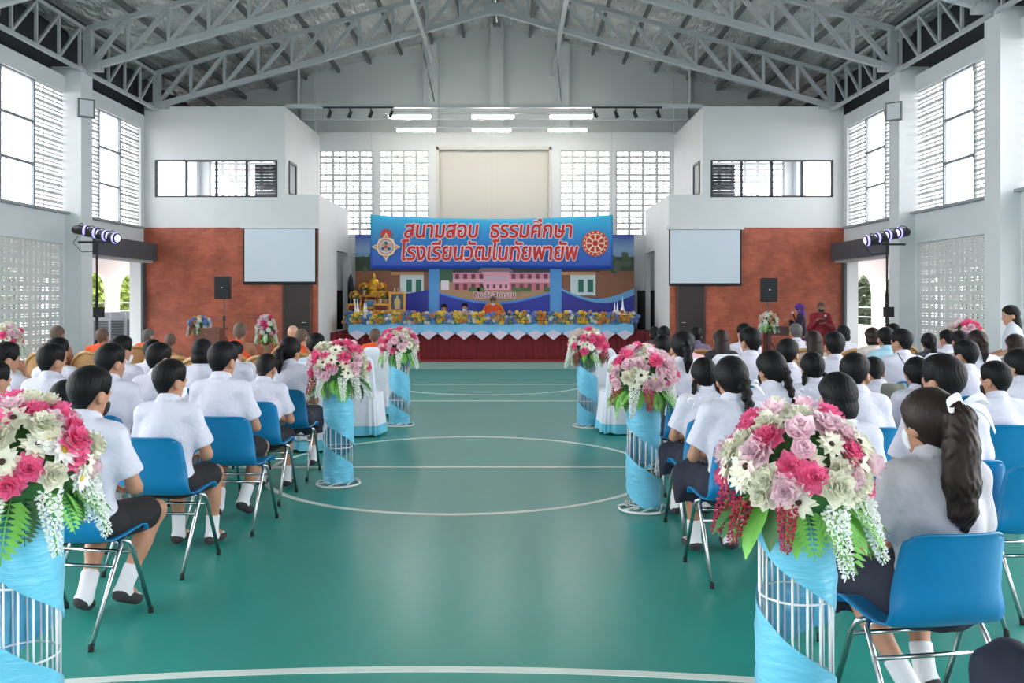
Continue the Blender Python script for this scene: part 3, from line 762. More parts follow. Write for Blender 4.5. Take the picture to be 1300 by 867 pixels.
def flower_stand(loc, label, pitch, width, ph):
    t = thing('flower_stand', label, 'flower stand', loc, 0, 'satin-wrapped flower stands along the aisle')
    for k in range(16): obj('cage_rod', rodm, t, (.12 * math.cos(2 * PI * k / 16), .12 * math.sin(2 * PI * k / 16), 0))
    for z in (.05, .33, .6, .855): obj('cage_hoop', hoopm, t, (0, 0, z))
    obj('base_ring', ringm, t)
    for k in range(8): obj('base_scroll', scr, t, (0, 0, 0), (0, 0, 2 * PI * k / 8))
    obj('satin_wrap', wrap_mesh(pitch, width, ph), t)
ST = [((-1.30, 3.10), 'nearest blue satin flower stand on the left of the aisle, cut by the frame', .47, .33, 2.3, 'large pink and cream flower dome nearest the camera on the left'),
      ((-1.05, 7.49), 'middle blue satin flower stand on the left of the aisle', .46, .36, 1.0, 'pink and white flower dome on the middle left aisle stand'),
      ((-.98, 11.0), 'farthest blue satin flower stand on the left, before the white covered chairs', .42, .33, .6, 'small looking pink and white flower dome on the farthest left stand'),
      ((1.415, 2.95), 'nearest blue satin flower stand on the right beside the long-haired girl', .47, .33, 2.6, 'large pink and cream flower dome nearest the camera on the right'),
      ((1.45, 6.6), 'middle blue satin flower stand on the right of the aisle', .44, .30, 1.7, 'pink and white flower dome on the middle right aisle stand'),
      ((1.40, 10.9), 'farthest blue satin flower stand on the right of the aisle', .42, .33, .3, 'pink and white flower dome on the farthest right stand')]
for i, (p, lab, pi_, wd, ph, bl) in enumerate(ST):
    flower_stand((p[0], p[1], 0), lab, pi_, wd, ph)
    bouquet(bl, (p[0], p[1], .84), .265, .42, 72, 20 + i, fsize=1.02, group='flower domes along the aisle')

# ------------------------------------------------------------------ blue shell chair
def make_chair():
    t = thing('shell_chair', 'x', 'chair')
    prof = [(.215, .425), (.205, .447), (.16, .455), (.08, .447), (0, .44), (-.09, .44), (-.15, .455), (-.185, .50), (-.203, .56), (-.218, .64), (-.235, .72), (-.25, .785), (-.262, .805)]
    def fn(u, v):
        k = u * (len(prof) - 1); i = min(int(k), len(prof) - 2); f = k - i
        y = prof[i][0] * (1 - f) + prof[i + 1][0] * f; z = prof[i][1] * (1 - f) + prof[i + 1][1] * f
        s = (v - .5) * 2; b = max(0, min(1, (z - .455) / .12)) if y < -.1 else 0
        w = .222 + (-.012 * b if b else 0) - (.022 * max(0, (z - .55) / .25) if b else 0)
        e = abs(s) ** 3
        y2 = y + b * .05 * e; z2 = z + (1 - b) * .014 * e
        if u > .85: z2 -= .035 * abs(s) ** 8 * (u - .85) / .15
        if u < .12: z2 -= .01 * (1 - u / .12)
        return (s * w, y2, z2)
    MB().slab(fn, 30, 16, .007).build('shell', BLUEP, t, True)
    for sx in (-1, 1):
        for (yt, ym, yb) in ((.03, .06, .21), (-.03, -.06, -.285)):
            lg = MB().tube([(sx * .17, yt * .3, .428), (sx * .205, yt * .6, .424), (sx * .222, yt, .412), (sx * .226, ym, .375), (sx * .235, yb, .012)], .0115, 8).build('leg', CHROME, t, True)
            MB().tube([(sx * .2345, yb * .985, .03), (sx * .235, yb, 0)], .0135, 8).build('rubber_foot', RUBBER, lg, True)
    for y, z in ((-.105, .33), (.09, .345)):
        MB().tube([(-.227, y, z), (.227, y, z)], .009, 8).build('crossbar', CHROME, t, True)
    return t
CH0 = make_chair(); CH_used = [False]
def chair(x, y, rz, label, group):
    o = CH0 if not CH_used[0] else copy_tree(CH0); CH_used[0] = True
    o.location = (x, y, 0); o.rotation_euler = (0, 0, rz); o['label'] = label; o['group'] = group; return o

# chairs in white covers with a light blue hem
COVER = M('white_chair_cover', (226, 229, 240), .7, bump=.3, bscale=12, bdist=.02); HEM = M('light_blue_hem', (110, 200, 226), .5)
def rr_pt(a, hx, hy, n=5):
    c, s = math.cos(a), math.sin(a); return (hx * math.copysign(abs(c) ** (2 / n), c), hy * math.copysign(abs(s) ** (2 / n), s))
def make_cover():
    t = thing('covered_chair', 'x', 'chair')
    def skirt(z0, z1):
        def fn(u, v):
            a = u * 2 * PI; z = z0 + (z1 - z0) * v; k = (.5 - z) / .5
            px, py = rr_pt(a, .225 + .035 * k, .23 + .035 * k); w = 1 + .065 * k * math.sin(a * 18) + .03 * k * math.sin(a * 7 + 1)
            return (px * w, py * w, z + (.008 * math.sin(a * 9) if z < .05 else 0))
        return fn
    MB().grid(skirt(.50, .13), 110, 6).build('cover_skirt', COVER, t, True)
    MB().grid(skirt(.13, .025), 110, 2).build('hem', HEM, t, True)
    MB().grid(lambda u, v: (lambda p: (p[0] * v, p[1] * v, .50 + .015 * (1 - v ** 4)))(rr_pt(u * 2 * PI, .225, .23)), 48, 6).build('seat', COVER, t, True)
    def back(u, v):
        a = u * 2 * PI; z = .45 + .5 * v; hx = .215 - .03 * v; hy = .045 - .012 * v
        if v > .8: k = (v - .8) / .2; hx *= math.sqrt(max(0, 1 - .55 * k * k)); hy *= math.sqrt(max(0.0, 1 - k * k))
        p = rr_pt(a, hx, hy, 4); return (p[0], -.2 - .06 * v + p[1], z)
    MB().grid(back, 40, 18).build('cover_back', COVER, t, True)
    for sx in (-.19, .19):
        for sy in (-.19, .19): MB().tube([(sx, sy, 0), (sx, sy, .12)], .012, 8).build('leg', CHROME, t, True)
    return t
CV0 = make_cover(); CV_used = [False]
def covered(x, y, rz, label, group='white covered chairs'):
    o = CV0 if not CV_used[0] else copy_tree(CV0); CV_used[0] = True
    o.location = (x, y, 0); o.rotation_euler = (0, 0, rz); o['label'] = label; o['group'] = group
covered(-1.33, 10.3, R(-4), 'white covered chair with blue hem behind the middle left flower stand')
covered(-1.42, 12.1, R(3), 'white covered chair with blue hem beside the farthest left flower stand')
covered(1.75, 10.45, R(4), 'white covered chair with blue hem between the right flower stands, nearer one')
covered(1.66, 11.8, R(-3), 'white covered chair with blue hem just behind the farthest right stand')

# tan rounded armchairs for the monks and guests
TAN = M('tan_woven_upholstery', (164, 122, 78), .75, noise=.1, nscale=30, bump=.4, bscale=90); WOODL = M('light_wood_edge', (182, 138, 90), .45, noise=.12, nscale=6)
def make_arm():
    t = thing('tub_armchair', 'x', 'armchair')
    MB().box(-.27, .27, -.22, .28, .24, .44).build('seat', TAN, t)
    def fn(u, v):
        a = PI + PI * u; z = .18 + (.72 - .32 * abs(math.cos(a)) ** 2.2) * v
        return (.34 * math.cos(a), .06 + .36 * math.sin(a) - .05 * v, z)
    MB().slab(lambda u, v: fn(v, u), 8, 28, -.035).build('backrest', TAN, t, True)
    MB().tube([fn(k / 28, 1) for k in range(29)], .024, 8).build('top_rail', WOODL, t, True)
    for sx in (-.24, .24):
        for sy in (-.2, .24): MB().tube([(sx, sy, 0), (sx * .95, sy * .95, .25)], [.018, .024], 8).build('leg', WOODL, t, True)
    return t
AR0 = make_arm(); AR_used = [False]
def armchair(x, y, rz, label, group='tan armchairs in the front rows'):
    o = AR0 if not AR_used[0] else copy_tree(AR0); AR_used[0] = True
    o.location = (x, y, 0); o.rotation_euler = (0, 0, rz); o['label'] = label; o['group'] = group

# ------------------------------------------------------------------ stage dressing
# long low table with draped cloth, lace points and a flower garland
TX0, TX1 = -3.87, 3.66
tb = thing('stage_table', 'long low table with light blue cloth and white lace points along the stage', 'table', (0, 22.95, .72))
MB().box(TX0 + .05, TX1 - .05, .08, .62, .36, .40).build('table_top', M('table_board', (160, 130, 100), .6), tb)
for x in (TX0 + .15, -1.3, 1.1, TX1 - .15):
    for y in (.15, .55): MB().box(x - .03, x + .03, y - .03, y + .03, 0, .36).build('leg', M('table_leg_paint', (120, 118, 116), .5), tb)
CLB = M('sky_blue_cloth', (122, 190, 232), .6, noise=.05)
def cloth(u, v):
    x = TX0 + (TX1 - TX0) * u
    if v < .35: return (x, .66 - .72 * v / .35 + .0, .415)
    k = (v - .35) / .65; return (x, -.06 - .02 * abs(math.sin(x * PI / .46)) * k, .415 - k * (.42 + .0 * x))
MB().grid(cloth, 180, 12).build('tablecloth', CLB, tb, True)
LACE = M('white_lace', (214, 206, 226), .8, noise=.25, nscale=60)
npt = 16; pw = (TX1 - TX0) / npt
for k in range(npt):
    x0 = TX0 + k * pw; vs = []; fs = []
    pts = [(x0 + .005, -.44), (x0 + pw * .12, -.46), (x0 + pw * .3, -.53), (x0 + pw / 2, -.60), (x0 + pw * .7, -.53), (x0 + pw * .88, -.46), (x0 + pw - .005, -.44), (x0 + pw * .75, -.385), (x0 + pw / 2, -.345), (x0 + pw * .25, -.385)]
    mbp = MB(); m_ = len(pts)
    mbp.add([(p[0], -.095, p[1] + .41) for p in pts] + [(p[0], -.089, p[1] + .41) for p in pts], [tuple(range(m_)), tuple(range(m_, 2 * m_))[::-1]] + [(i, i + m_, (i + 1) % m_ + m_, (i + 1) % m_) for i in range(m_)])
    mbp.build('lace_point', LACE, tb)
MB().grid(lambda u, v: (TX0 + (TX1 - TX0) * u, -.1 - .02 * math.sin(u * 110), .36 - .10 * v - .05 * v * abs(math.sin(u * PI * 16 + 1.57))), 240, 3).build('teal_swag', M('teal_swag_cloth', (46, 140, 172), .6), tb, True)
ga = thing('flower_garland', 'long garland of yellow, orange, blue and white flowers along the stage table', 'flowers', (0, 22.85, 1.13))
rr = random.Random(5)
MB().box(TX0 - .1, TX1 + .08, -.04, .03, -.1, .06).build('foliage_core', GREEND, ga)
for i in range(290):
    x = TX0 - .12 + (TX1 - TX0 + .22) * (i + .5) / 290; ph = (x / .54) % 1
    key = rr.choice(['blossom_yellow', 'blossom_orange', 'blossom_yellow', 'blossom_cream']) if ph < .55 else rr.choice(['blossom_blue', 'blossom_blue', 'blossom_white', 'blossom_white', 'blossom_cream'])
    zz = (-.12, .02, .10, -.04)[i % 4] + rr.uniform(-.03, .03)
    place(key, ga, (x + rr.uniform(-.03, .03), -.02 + .05 * (zz > .05), zz), (rr.uniform(-.4, .4), -1, .35 + 2.5 * max(0, zz)), rr.uniform(.95, 1.35), rr.uniform(0, 6))

# ------------------------------------------------------------------ printed backdrop
def plate(mb, pts, y, t=.004):
    m = len(pts); mb.add([(p[0], y, p[1]) for p in pts] + [(p[0], y + t, p[1]) for p in pts], [tuple(range(m)), tuple(range(m, 2 * m))[::-1]] + [(i, i + m, (i + 1) % m + m, (i + 1) % m) for i in range(m)])
def pm_(name, c): return M(name, c, .5)
BY = 25.0
bd = thing('stage_backdrop', 'blue printed backdrop with pink school building at the back of the stage', 'backdrop', (0, BY, 0))
def W(px, py): p = at(px, py, BY); return (p.x, p.z)
def rect(px0, py0, px1, py1): a = W(px0, py0); b = W(px1, py1); return [(a[0], b[1]), (b[0], b[1]), (b[0], a[1]), (a[0], a[1])]
x0, zt = W(451, 298); x1, _ = W(805, 298)
BDM = gradient_mat('backdrop_print', [(0, (34, 36, 120)), (.35, (38, 54, 160)), (.62, (60, 130, 200)), (.84, (150, 180, 215)), (1, (44, 70, 170))], .72, zt)
MB().box(x0, x1, .0, .05, .72, zt).build('backdrop_sheet', BDM, bd)
prints = []
def pr(name, pts, col, k, mat=None):
    mb = MB(); plate(mb, pts, -.004 * k - .002, .004); return mb.build(name, mat or pm_('print_%d_%d_%d' % col, col), bd)
for (a, b) in ((451, 545), (712, 805)):                           # hillside, trees and garden photographs at both sides
    pr('printed_trees', rect(a, 326, b, 352), (62, 78, 60), 1); pr('printed_garden', rect(a, 344, b, 378), (140, 92, 66), 2)
rr = random.Random(9)
for k in range(26):
    cx = rr.choice([rr.uniform(459, 490), rr.uniform(770, 796)]); cy = rr.uniform(322, 345); r_ = rr.uniform(3, 7); c = rr.choice([(58, 84, 56), (78, 98, 62), (96, 104, 84)])
    pr('printed_bush', [W(cx + r_ * math.cos(q), cy + r_ * .8 * math.sin(q)) for q in [-2 * PI * j / 8 for j in range(8)]], c, 3 + .05 * k)
for (a, b) in ((496, 544), (712, 762)):                           # white building fronts with green doors
    pr('printed_roof', rect(a, 338, b, 345), (84, 50, 46), 5); pr('printed_eave', rect(a, 345, b - 6, 349), (206, 150, 110), 6)
    pr('printed_wall', rect(a + 12, 349, b - 6, 375), (206, 220, 220), 6)
    for k in range(3):
        if b - 14 - 12 * k > a + 12: pr('printed_door', rect(b - 16 - 12 * k, 355, b - 9 - 12 * k, 371), (34, 110, 92), 7)
pr('printed_blue_panel', rect(544, 336, 558, 400), (88, 158, 220), 8); pr('printed_blue_panel', rect(698, 336, 713, 400), (88, 158, 220), 8)
pr('printed_sky_and_hill', rect(558, 336, 698, 360), (70, 104, 84), 8); pr('printed_lawn', rect(558, 358, 698, 384), (176, 140, 104), 9)
pr('printed_roof', rect(575, 340, 698, 346), (64, 70, 74), 10); pr('printed_roof', [W(606, 345), W(652, 345), W(645, 339), W(613, 339)], (150, 128, 134), 11)
pr('printed_upper_floor', rect(575, 346, 698, 359), (226, 150, 170), 10); pr('printed_ground_floor', rect(575, 359, 698, 369), (206, 116, 130), 10)
pr('printed_balcony', rect(575, 354, 698, 358), (236, 178, 190), 11)
pr('printed_centre_wing', rect(612, 345, 647, 368), (238, 170, 190), 12); pr('printed_centre_window', rect(614, 351, 645, 357), (214, 178, 190), 13)
for k in range(12):
    px = 578 + k * 10.2
    if 609 < px < 648: continue
    pr('printed_window', rect(px, 348, px + 5, 354), (132, 66, 80), 12); pr('printed_doorway', rect(px, 360, px + 5, 368), (110, 62, 70), 12)
for px in (618, 626, 634, 641): pr('printed_window', rect(px, 361, px + 3, 366), (96, 70, 76), 13)
for px, w_ in ((595, 14), (606, 9), (650, 12), (664, 10), (690, 8)): pr('printed_shrub', rect(px, 365, px + w_, 370), (74, 110, 56), 14)
pr('printed_white_house', rect(560, 356, 570, 368), (232, 224, 228), 10)
def wave(a, b, f, base, name, col, k):
    top = [W(a + (b - a) * i / 24, f(i / 24)) for i in range(25)]; bot = [W(b, base), W(a, base)]
    pr(name, [bot[1], bot[0]] + top[::-1], col, k)
wave(558, 698, lambda t: 371 + 12 * math.sin(PI * t), 399, 'printed_wave', (70, 134, 216), 15)
wave(558, 698, lambda t: 373.5 + 12.5 * math.sin(PI * t), 399, 'printed_wave', (40, 52, 160), 16)
wave(713, 805, lambda t: 366 + 18 * math.sin(PI * (t * .9)) * (1 - .3 * t) - 4 * t, 399, 'printed_wave', (104, 168, 214), 15)
wave(713, 805, lambda t: 369 + 19 * math.sin(PI * (t * .8)) - 6 * t, 399, 'printed_wave', (44, 50, 150), 16)
wave(451, 544, lambda t: 384 - 16 * t, 399, 'printed_wave', (44, 50, 156), 15)

def text_mesh(body, size, mat, offset=0, extrude=.004, shear=0, name='lettering'):
    c = bpy.data.curves.new(name, 'FONT'); c.body = body; c.size = size; c.align_x = 'CENTER'; c.offset = offset; c.extrude = extrude; c.shear = shear; c.resolution_u = 3
    o = bpy.data.objects.new(name, c); COL.objects.link(o); dg = bpy.context.evaluated_depsgraph_get(); dg.update()
    me = bpy.data.meshes.new_from_object(o.evaluated_get(dg)); bpy.data.objects.remove(o); bpy.data.curves.remove(c)
    me.materials.clear(); me.materials.append(mat); return me
def text_at(body, width, mat_out, mat_in, cx, zc, y, parent, off=.03, height=None, bold=.012, shear=.12):
    base = text_mesh(body, 1.0, mat_in, 0, 0, shear); V = []; Fc = []; D = []
    for i, p in enumerate(base.polygons):
        if p.area > 1e-7: Fc.append(tuple(range(len(V), len(V) + len(p.vertices)))); V += [tuple(base.vertices[q].co) for q in p.vertices]; D += [.00025 * ((i * 7) % 11)] * len(p.vertices)
    xs = [v[0] for v in V]; ys = [v[1] for v in V]; s = width / (max(xs) - min(xs)); sz = s if height is None else height / (max(ys) - min(ys))
    mx_, my_ = (max(xs) + min(xs)) / 2, (max(ys) + min(ys)) / 2
    for nm, mat, r_, yy, th in (('lettering_outline', mat_out, off, y, .0), ('lettering', mat_in, bold, y - .012, 0)):
        mb = MB()
        for k in range(12):
            a = k * PI / 6; mb.add([(cx + s * (v[0] - mx_) + r_ * math.cos(a), yy + .00002 * k + dd, zc + sz * (v[1] - my_) + r_ * math.sin(a)) for v, dd in zip(V, D)], Fc)
        mb.build(nm, mat, parent)
LRED = M('red_lettering', (196, 34, 40), .5); LWHITE = M('white_lettering_outline', (246, 232, 232), .5)
c = W(628, 374); text_at('ดิน วัดสิการาม', W(655, 0)[0] - W(603, 0)[0], LWHITE, M('dark_red_lettering', (150, 50, 70), .5), c[0], c[1], -.075, bd, .022, bold=.004, shear=0)

# hanging banner
NY = 23.2
bn = thing('hanging_banner', 'blue vinyl banner with red Thai lettering hanging above the stage', 'banner', (0, NY, 0))
def WN(px, py): p = at(px, py, NY); return (p.x, p.z)
bx0, bz1 = WN(470, 272.5); bx1, bz0 = WN(778, 341)
BNM = gradient_mat('banner_print', [(0, (34, 66, 168)), (.3, (30, 100, 196)), (.7, (36, 150, 214)), (1, (60, 186, 226))], bz0, bz1, .4)
def ban(u, v):
    x = bx0 + (bx1 - bx0) * u; sag = .11 * (1 - (2 * u - 1) ** 2)
    return (x, .02 * math.sin(u * 17 + v * 4) * (.3 + v) * .6 - .012 * math.sin(u * 41), bz0 + (bz1 - bz0 - sag) * v - .02 * math.sin(u * 9) * (1 - v))
MB().slab(ban, 80, 12, .003).build('banner_sheet', BNM, bn, True)
for u in (0.005, .5, .995):
    p = ban(u, 1); MB().bar((p[0], p[1], p[2] - .02), (p[0], p[1], 6.32 if u == .5 else 6.4), .012).build('cord', M('thin_cord', (190, 190, 192), .6), bn)
l1 = WN(620, 291); text_at('สนามสอบ  ธรรมศึกษา', WN(727, 0)[0] - WN(515, 0)[0], LWHITE, LRED, l1[0], l1[1] + .02, -.05, bn, .034, height=.50, bold=.013)
l2 = WN(622, 318); text_at('โรงเรียนวัฒโนทัยพายัพ', WN(734, 0)[0] - WN(511, 0)[0], LWHITE, LRED, l2[0], l2[1] + .01, -.05, bn, .034, height=.54, bold=.013)
GOLDP = pm_('print_gold', (206, 158, 104)); CREAMP = pm_('print_cream', (238, 218, 190)); REDP = pm_('print_red', (196, 44, 40)); ORGP = pm_('print_orange', (220, 112, 62)); GREYP = pm_('print_grey', (126, 150, 170)); NAVP = pm_('print_navy', (60, 78, 110))
def disc(parent, name, cx, cz, r, y, mat, n=28, r0=0, a0=0, a1=2 * PI):
    mb = MB()
    if r0 == 0 and a1 - a0 > 6.2: plate(mb, [(cx + r * math.cos(-2 * PI * k / n), cz + r * math.sin(-2 * PI * k / n)) for k in range(n)][::-1], y)
    else:
        for k in range(n):
            a, b = a0 + (a1 - a0) * k / n, a0 + (a1 - a0) * (k + 1) / n
            plate(mb, [(cx + r0 * math.cos(a), cz + r0 * math.sin(a)), (cx + r * math.cos(a), cz + r * math.sin(a)), (cx + r * math.cos(b), cz + r * math.sin(b)), (cx + r0 * math.cos(b), cz + r0 * math.sin(b))], y)
    return mb.build(name, mat, parent)
# left crest: rayed spire, red half disc, pointed square frame with a round shield
c = WN(490.5, 313.5); cx, cz = c; s_ = 1.0 / (F / NY)
mb = MB()
for k in range(9):
    a = PI / 2 + (k - 4) * .2; L_ = s_ * (34 - 2.4 * abs(k - 4)); q = .06
    plate(mb, [(cx + s_ * 12 * math.cos(a - q), cz + s_ * 12 * math.sin(a - q)), (cx + s_ * 12 * math.cos(a + q), cz + s_ * 12 * math.sin(a + q)), (cx + L_ * math.cos(a), cz + L_ * math.sin(a))], -.04)
mb.build('crest_rays', GREYP, bn)
disc(bn, 'crest_sun', cx, cz + s_ * 16, s_ * 6.5, -.046, REDP)
def diamond(r, y, mat, name):
    pts = []
    for k in range(4):
        a = k * PI / 2
        for da, f in ((-.28, .66), (0, 1), (.28, .66), (PI / 4, .70)): pts.append((cx + r * f * math.cos(a + da), cz + r * f * math.sin(a + da)))
    mb = MB(); plate(mb, pts, y); return mb.build(name, mat, bn)
diamond(s_ * 18.5, -.052, CREAMP, 'crest_frame'); diamond(s_ * 16, -.058, GOLDP, 'crest_frame'); disc(bn, 'crest_ring', cx, cz, s_ * 11, -.064, CREAMP); disc(bn, 'crest_ring', cx, cz, s_ * 9.6, -.07, REDP); disc(bn, 'crest_shield', cx, cz, s_ * 8.6, -.076, pm_('print_pale', (190, 196, 206)))
for k in range(6): disc(bn, 'crest_device', cx + s_ * 4.6 * math.cos(k * PI / 3 + .5), cz + s_ * 4.6 * math.sin(k * PI / 3 + .5), s_ * 2.2, -.082, NAVP if k % 2 else GOLDP, 10)
disc(bn, 'crest_device', cx, cz, s_ * 2.2, -.083, REDP, 10)
# right emblem: wheel with eight spokes in a lettered ring
c = WN(755.5, 309); cx, cz = c
disc(bn, 'wheel_rim', cx, cz, s_ * 16.5, -.045, ORGP); disc(bn, 'wheel_ring', cx, cz, s_ * 15.6, -.051, REDP, 28); disc(bn, 'wheel_ring', cx, cz, s_ * 12.2, -.057, CREAMP); disc(bn, 'wheel_face', cx, cz, s_ * 11.2, -.063, REDP)
for k in range(8):
    a = k * PI / 4; mb = MB(); d = (math.cos(a), math.sin(a)); n_ = (-d[1] * s_ * 1.3, d[0] * s_ * 1.3)
    plate(mb, [(cx + d[0] * s_ * 3 + n_[0] * .5, cz + d[1] * s_ * 3 + n_[1] * .5), (cx + d[0] * s_ * 3 - n_[0] * .5, cz + d[1] * s_ * 3 - n_[1] * .5), (cx + d[0] * s_ * 11 - n_[0], cz + d[1] * s_ * 11 - n_[1]), (cx + d[0] * s_ * 11 + n_[0], cz + d[1] * s_ * 11 + n_[1])][::-1], -.069); mb.build('wheel_spoke', CREAMP, bn)
    for q in range(2): disc(bn, 'wheel_letter_mark', cx + s_ * 14 * math.cos(a + q * .35 + .2), cz + s_ * 14 * math.sin(a + q * .35 + .2), s_ * 1.1, -.057, CREAMP, 6)
disc(bn, 'wheel_hub', cx, cz, s_ * 4.6, -.075, CREAMP); disc(bn, 'wheel_hub', cx, cz, s_ * 3.6, -.081, REDP)

# altar of gilded tables with a seated golden statue
GOLD = M('gilded_wood', (206, 148, 58), .4, .5, noise=.2, nscale=25); GOLDS = M('gold_statue', (222, 168, 60), .3, .8); REDW = M('dark_red_lacquer', (112, 30, 34), .5)
AY = 24.2
def altar_table(cx, y, w, d, z0, h, label):
    t = thing('altar_table', label, 'altar table', (cx, y, z0), group='gilded altar tables')
    MB().box(-w / 2, w / 2, -d / 2, d / 2, h - .05, h).build('table_top', GOLD, t)
    MB().box(-w / 2 + .03, w / 2 - .03, -d / 2 + .02, d / 2 - .02, h - .16, h - .05).build('apron', REDW, t)
    MB().box(-w / 2 + .02, w / 2 - .02, -d / 2, -d / 2 + .02, h * .32, h * .32 + .05).build('stretcher', GOLD, t)
    for sx in (-1, 1):
        for sy in (-1, 1): MB().tube([(sx * (w / 2 - .04), sy * (d / 2 - .04), h - .05), (sx * (w / 2 - .02), sy * (d / 2 - .02), h * .5), (sx * (w / 2 - .06), sy * (d / 2 - .05), .1), (sx * (w / 2 - .01), sy * (d / 2 - .01), 0)], [.03, .04, .03, .035], 8).build('leg', GOLD, t, True)
    return t
pA = lambda px: at(px, 0, AY).x
altar_table(pA(451), AY, .40, .4, .72, .76, 'left low gilded altar table with red apron'); altar_table(pA(485), AY, .44, .4, .72, .76, 'right low gilded altar table beside the portrait easel')
altar_table(pA(469), AY + .1, .40, .4, .72, .66, 'low middle gilded altar table holding a small blue picture'); altar_table(pA(470), AY + .5, .42, .36, .72, 1.0, 'tall gilded altar table under the golden statue')
bpz = at(0, 379, AY).z
t = thing('small_picture', 'small blue picture frame on the middle altar table', 'picture', (pA(470), AY - .02, 1.385))
MB().box(-.16, .16, 0, .03, 0, .2).build('frame', GOLD, t); MB().box(-.135, .135, -.006, 0, .02, .18).build('picture_sheet', pm_('print_sea_blue', (70, 130, 180)), t)
def statue_sdf(P):
    d = ell(P, (0, 0, .05), (.20, .13, .05))
    d = smin(d, seg(P, (-.17, -.02, .10), (.1, -.07, .09), .045), .03); d = smin(d, seg(P, (.17, -.02, .10), (-.1, -.07, .09), .045), .03)
    d = smin(d, seg(P, (0, .01, .12), (0, .0, .30), .075, .085, (1.2, .9, 1)), .04)
    for s in (-1, 1):
        d = smin(d, seg(P, (s * .1, 0, .31), (s * .14, -.01, .19), .035, .03), .02); d = smin(d, seg(P, (s * .14, -.01, .19), (s * .03, -.08, .14), .028, .022), .02)
    d = smin(d, ell(P, (0, -.01, .43), (.055, .06, .07)), .03); d = smin(d, seg(P, (0, 0, .36), (0, 0, .4), .03), .02)
    d = smin(d, seg(P, (0, 0, .49), (0, 0, .59), .028, .004), .02); return d
st_ = thing('seated_statue', 'small seated golden statue on the tall altar table', 'statue', (pA(471), AY + .5, 1.72))
obj('statue_body', sdf_mesh('statue_body', statue_sdf, (-.24, .24, -.2, .2, -.02, .62), .012, GOLDS), st_, (0, 0, .12), None, .95)
MB().lathe([(.22, 0), (.24, .03), (.17, .06), (.2, .1), (.19, .13)], 20).build('lotus_base', GOLDS, st_, True)
vase = MB().lathe([(.03, 0), (.05, .02), (.025, .06), (.05, .12), (.045, .17), (.03, .17)], 12).mesh('vase', M('cream_vase', (222, 208, 180), .4), True)
for k, (px, py, lab) in enumerate([(459, 349, 'upper left'), (453, 361, 'lower left'), (481, 350, 'upper right'), (486, 361, 'lower right'), (492, 356, 'rightmost')]):
    zz = (1.72, 1.48, 1.72, 1.48, 1.48)[k]; yy = (AY + .45, AY - .05, AY + .45, AY - .08, AY + .08)[k]
    px_x = (pA(459) , pA(450.5), pA(481), pA(484), pA(490))[k]
    if k in (0, 2): altar_table(px_x, yy, .24, .24, .72, 1.0, 'narrow tall gilded altar stand at the %s of the statue' % ('left' if k == 0 else 'right'))
    v = tag(obj('flower_vase', vase, None, (px_x, yy, zz)), 'cream vase of the %s yellow altar bouquet' % lab, 'vase', 'altar vases')
    bouquet('yellow flower bouquet, %s one on the gilded altar' % lab, (px_x, yy, zz + .13), .15, .22, 18, 60 + k, ['blossom_yellow', 'blossom_yellow', 'blossom_yellow', 'blossom_orange'], .9, 'altar_bouquet', 'yellow altar bouquets', False)
# portrait on an easel
ez = thing('easel', 'white painted wooden easel holding the framed portrait', 'easel', (at(505, 0, 24.1).x, 24.1, .72))
for x in (-.17, .17): MB().bar((x * .5, .02, 1.2), (x * 1.2, -.12, 0), .03).build('leg', M('pale_easel_wood', (206, 190, 176), .5), ez)
MB().bar((0, .06, 1.2), (0, .5, 0), .03).build('rear_leg', MATS['pale_easel_wood'], ez); MB().bar((-.24, -.04, .52), (.24, -.04, .52), .04).build('ledge', MATS['pale_easel_wood'], ez)
pt = thing('framed_portrait', 'gilt framed full-length portrait standing on the easel', 'picture', (at(505, 0, 24.1).x, 24.0, 1.265))
MB().box(-.19, .19, 0, .03, .03, .5).build('picture_sheet', pm_('print_slate', (72, 78, 96)), pt)
f = MB(); f.box(-.235, -.17, -.02, .04, 0, .54); f.box(.17, .235, -.02, .04, 0, .54); f.box(-.235, .235, -.018, .038, 0, .06); f.box(-.235, .235, -.018, .038, .48, .54); f.build('frame', GOLD, pt)
mb = MB(); plate(mb, [(-.07, .07), (.07, .07), (.085, .3), (.04, .37), (.0, .38), (-.04, .37), (-.085, .3)], -.006); plate(mb, [(.03 * math.cos(k * PI / 5), .41 + .035 * math.sin(k * PI / 5)) for k in range(10)], -.0065); mb.build('portrait_figure', pm_('print_sand', (206, 176, 120)), pt)
# white stupa models at both ends of the garland
prof = [(.17, 0), (.165, .03), (.13, .06), (.10, .10), (.06, .15), (.045, .19), (.05, .21), (.03, .23), (.02, .32), (.008, .45), (.002, .52)]
sp = MB().lathe(prof, 16).mesh('white_stupa', M('white_plaster', (240, 240, 246), .6), True); sp2 = MB().lathe([(.045, 0), (.04, .1), (.05, .13), (.022, .17), (.018, .26), (.003, .38)], 12).mesh('white_spire', MATS['white_plaster'], True)
for (px, lab, sc, me, nm) in ((454, 'large white stupa ornament at the left end of the stage table', 1, sp, 'white_stupa'), (450, 'thin white spire ornament left of the left stupa', 1, sp2, 'white_spire'), (464, 'thin white spire ornament right of the left stupa, outer', 1, sp2, 'white_spire'), (461.5, 'thin white spire ornament right of the left stupa, inner', 1, sp2, 'white_spire'),
                          (790.5, 'large white stupa ornament at the right end of the stage table', 1.05, sp, 'white_stupa'), (781, 'thin white spire ornament left of the right stupa, outer', 1.05, sp2, 'white_spire'), (784.5, 'thin white spire ornament left of the right stupa, inner', 1.1, sp2, 'white_spire')):
    tag(obj(nm, me, None, (at(px, 0, 23.2).x, 23.2 + (.12 if me is sp2 else 0), 1.135), None, sc), lab, 'ornament', 'white stupa ornaments')
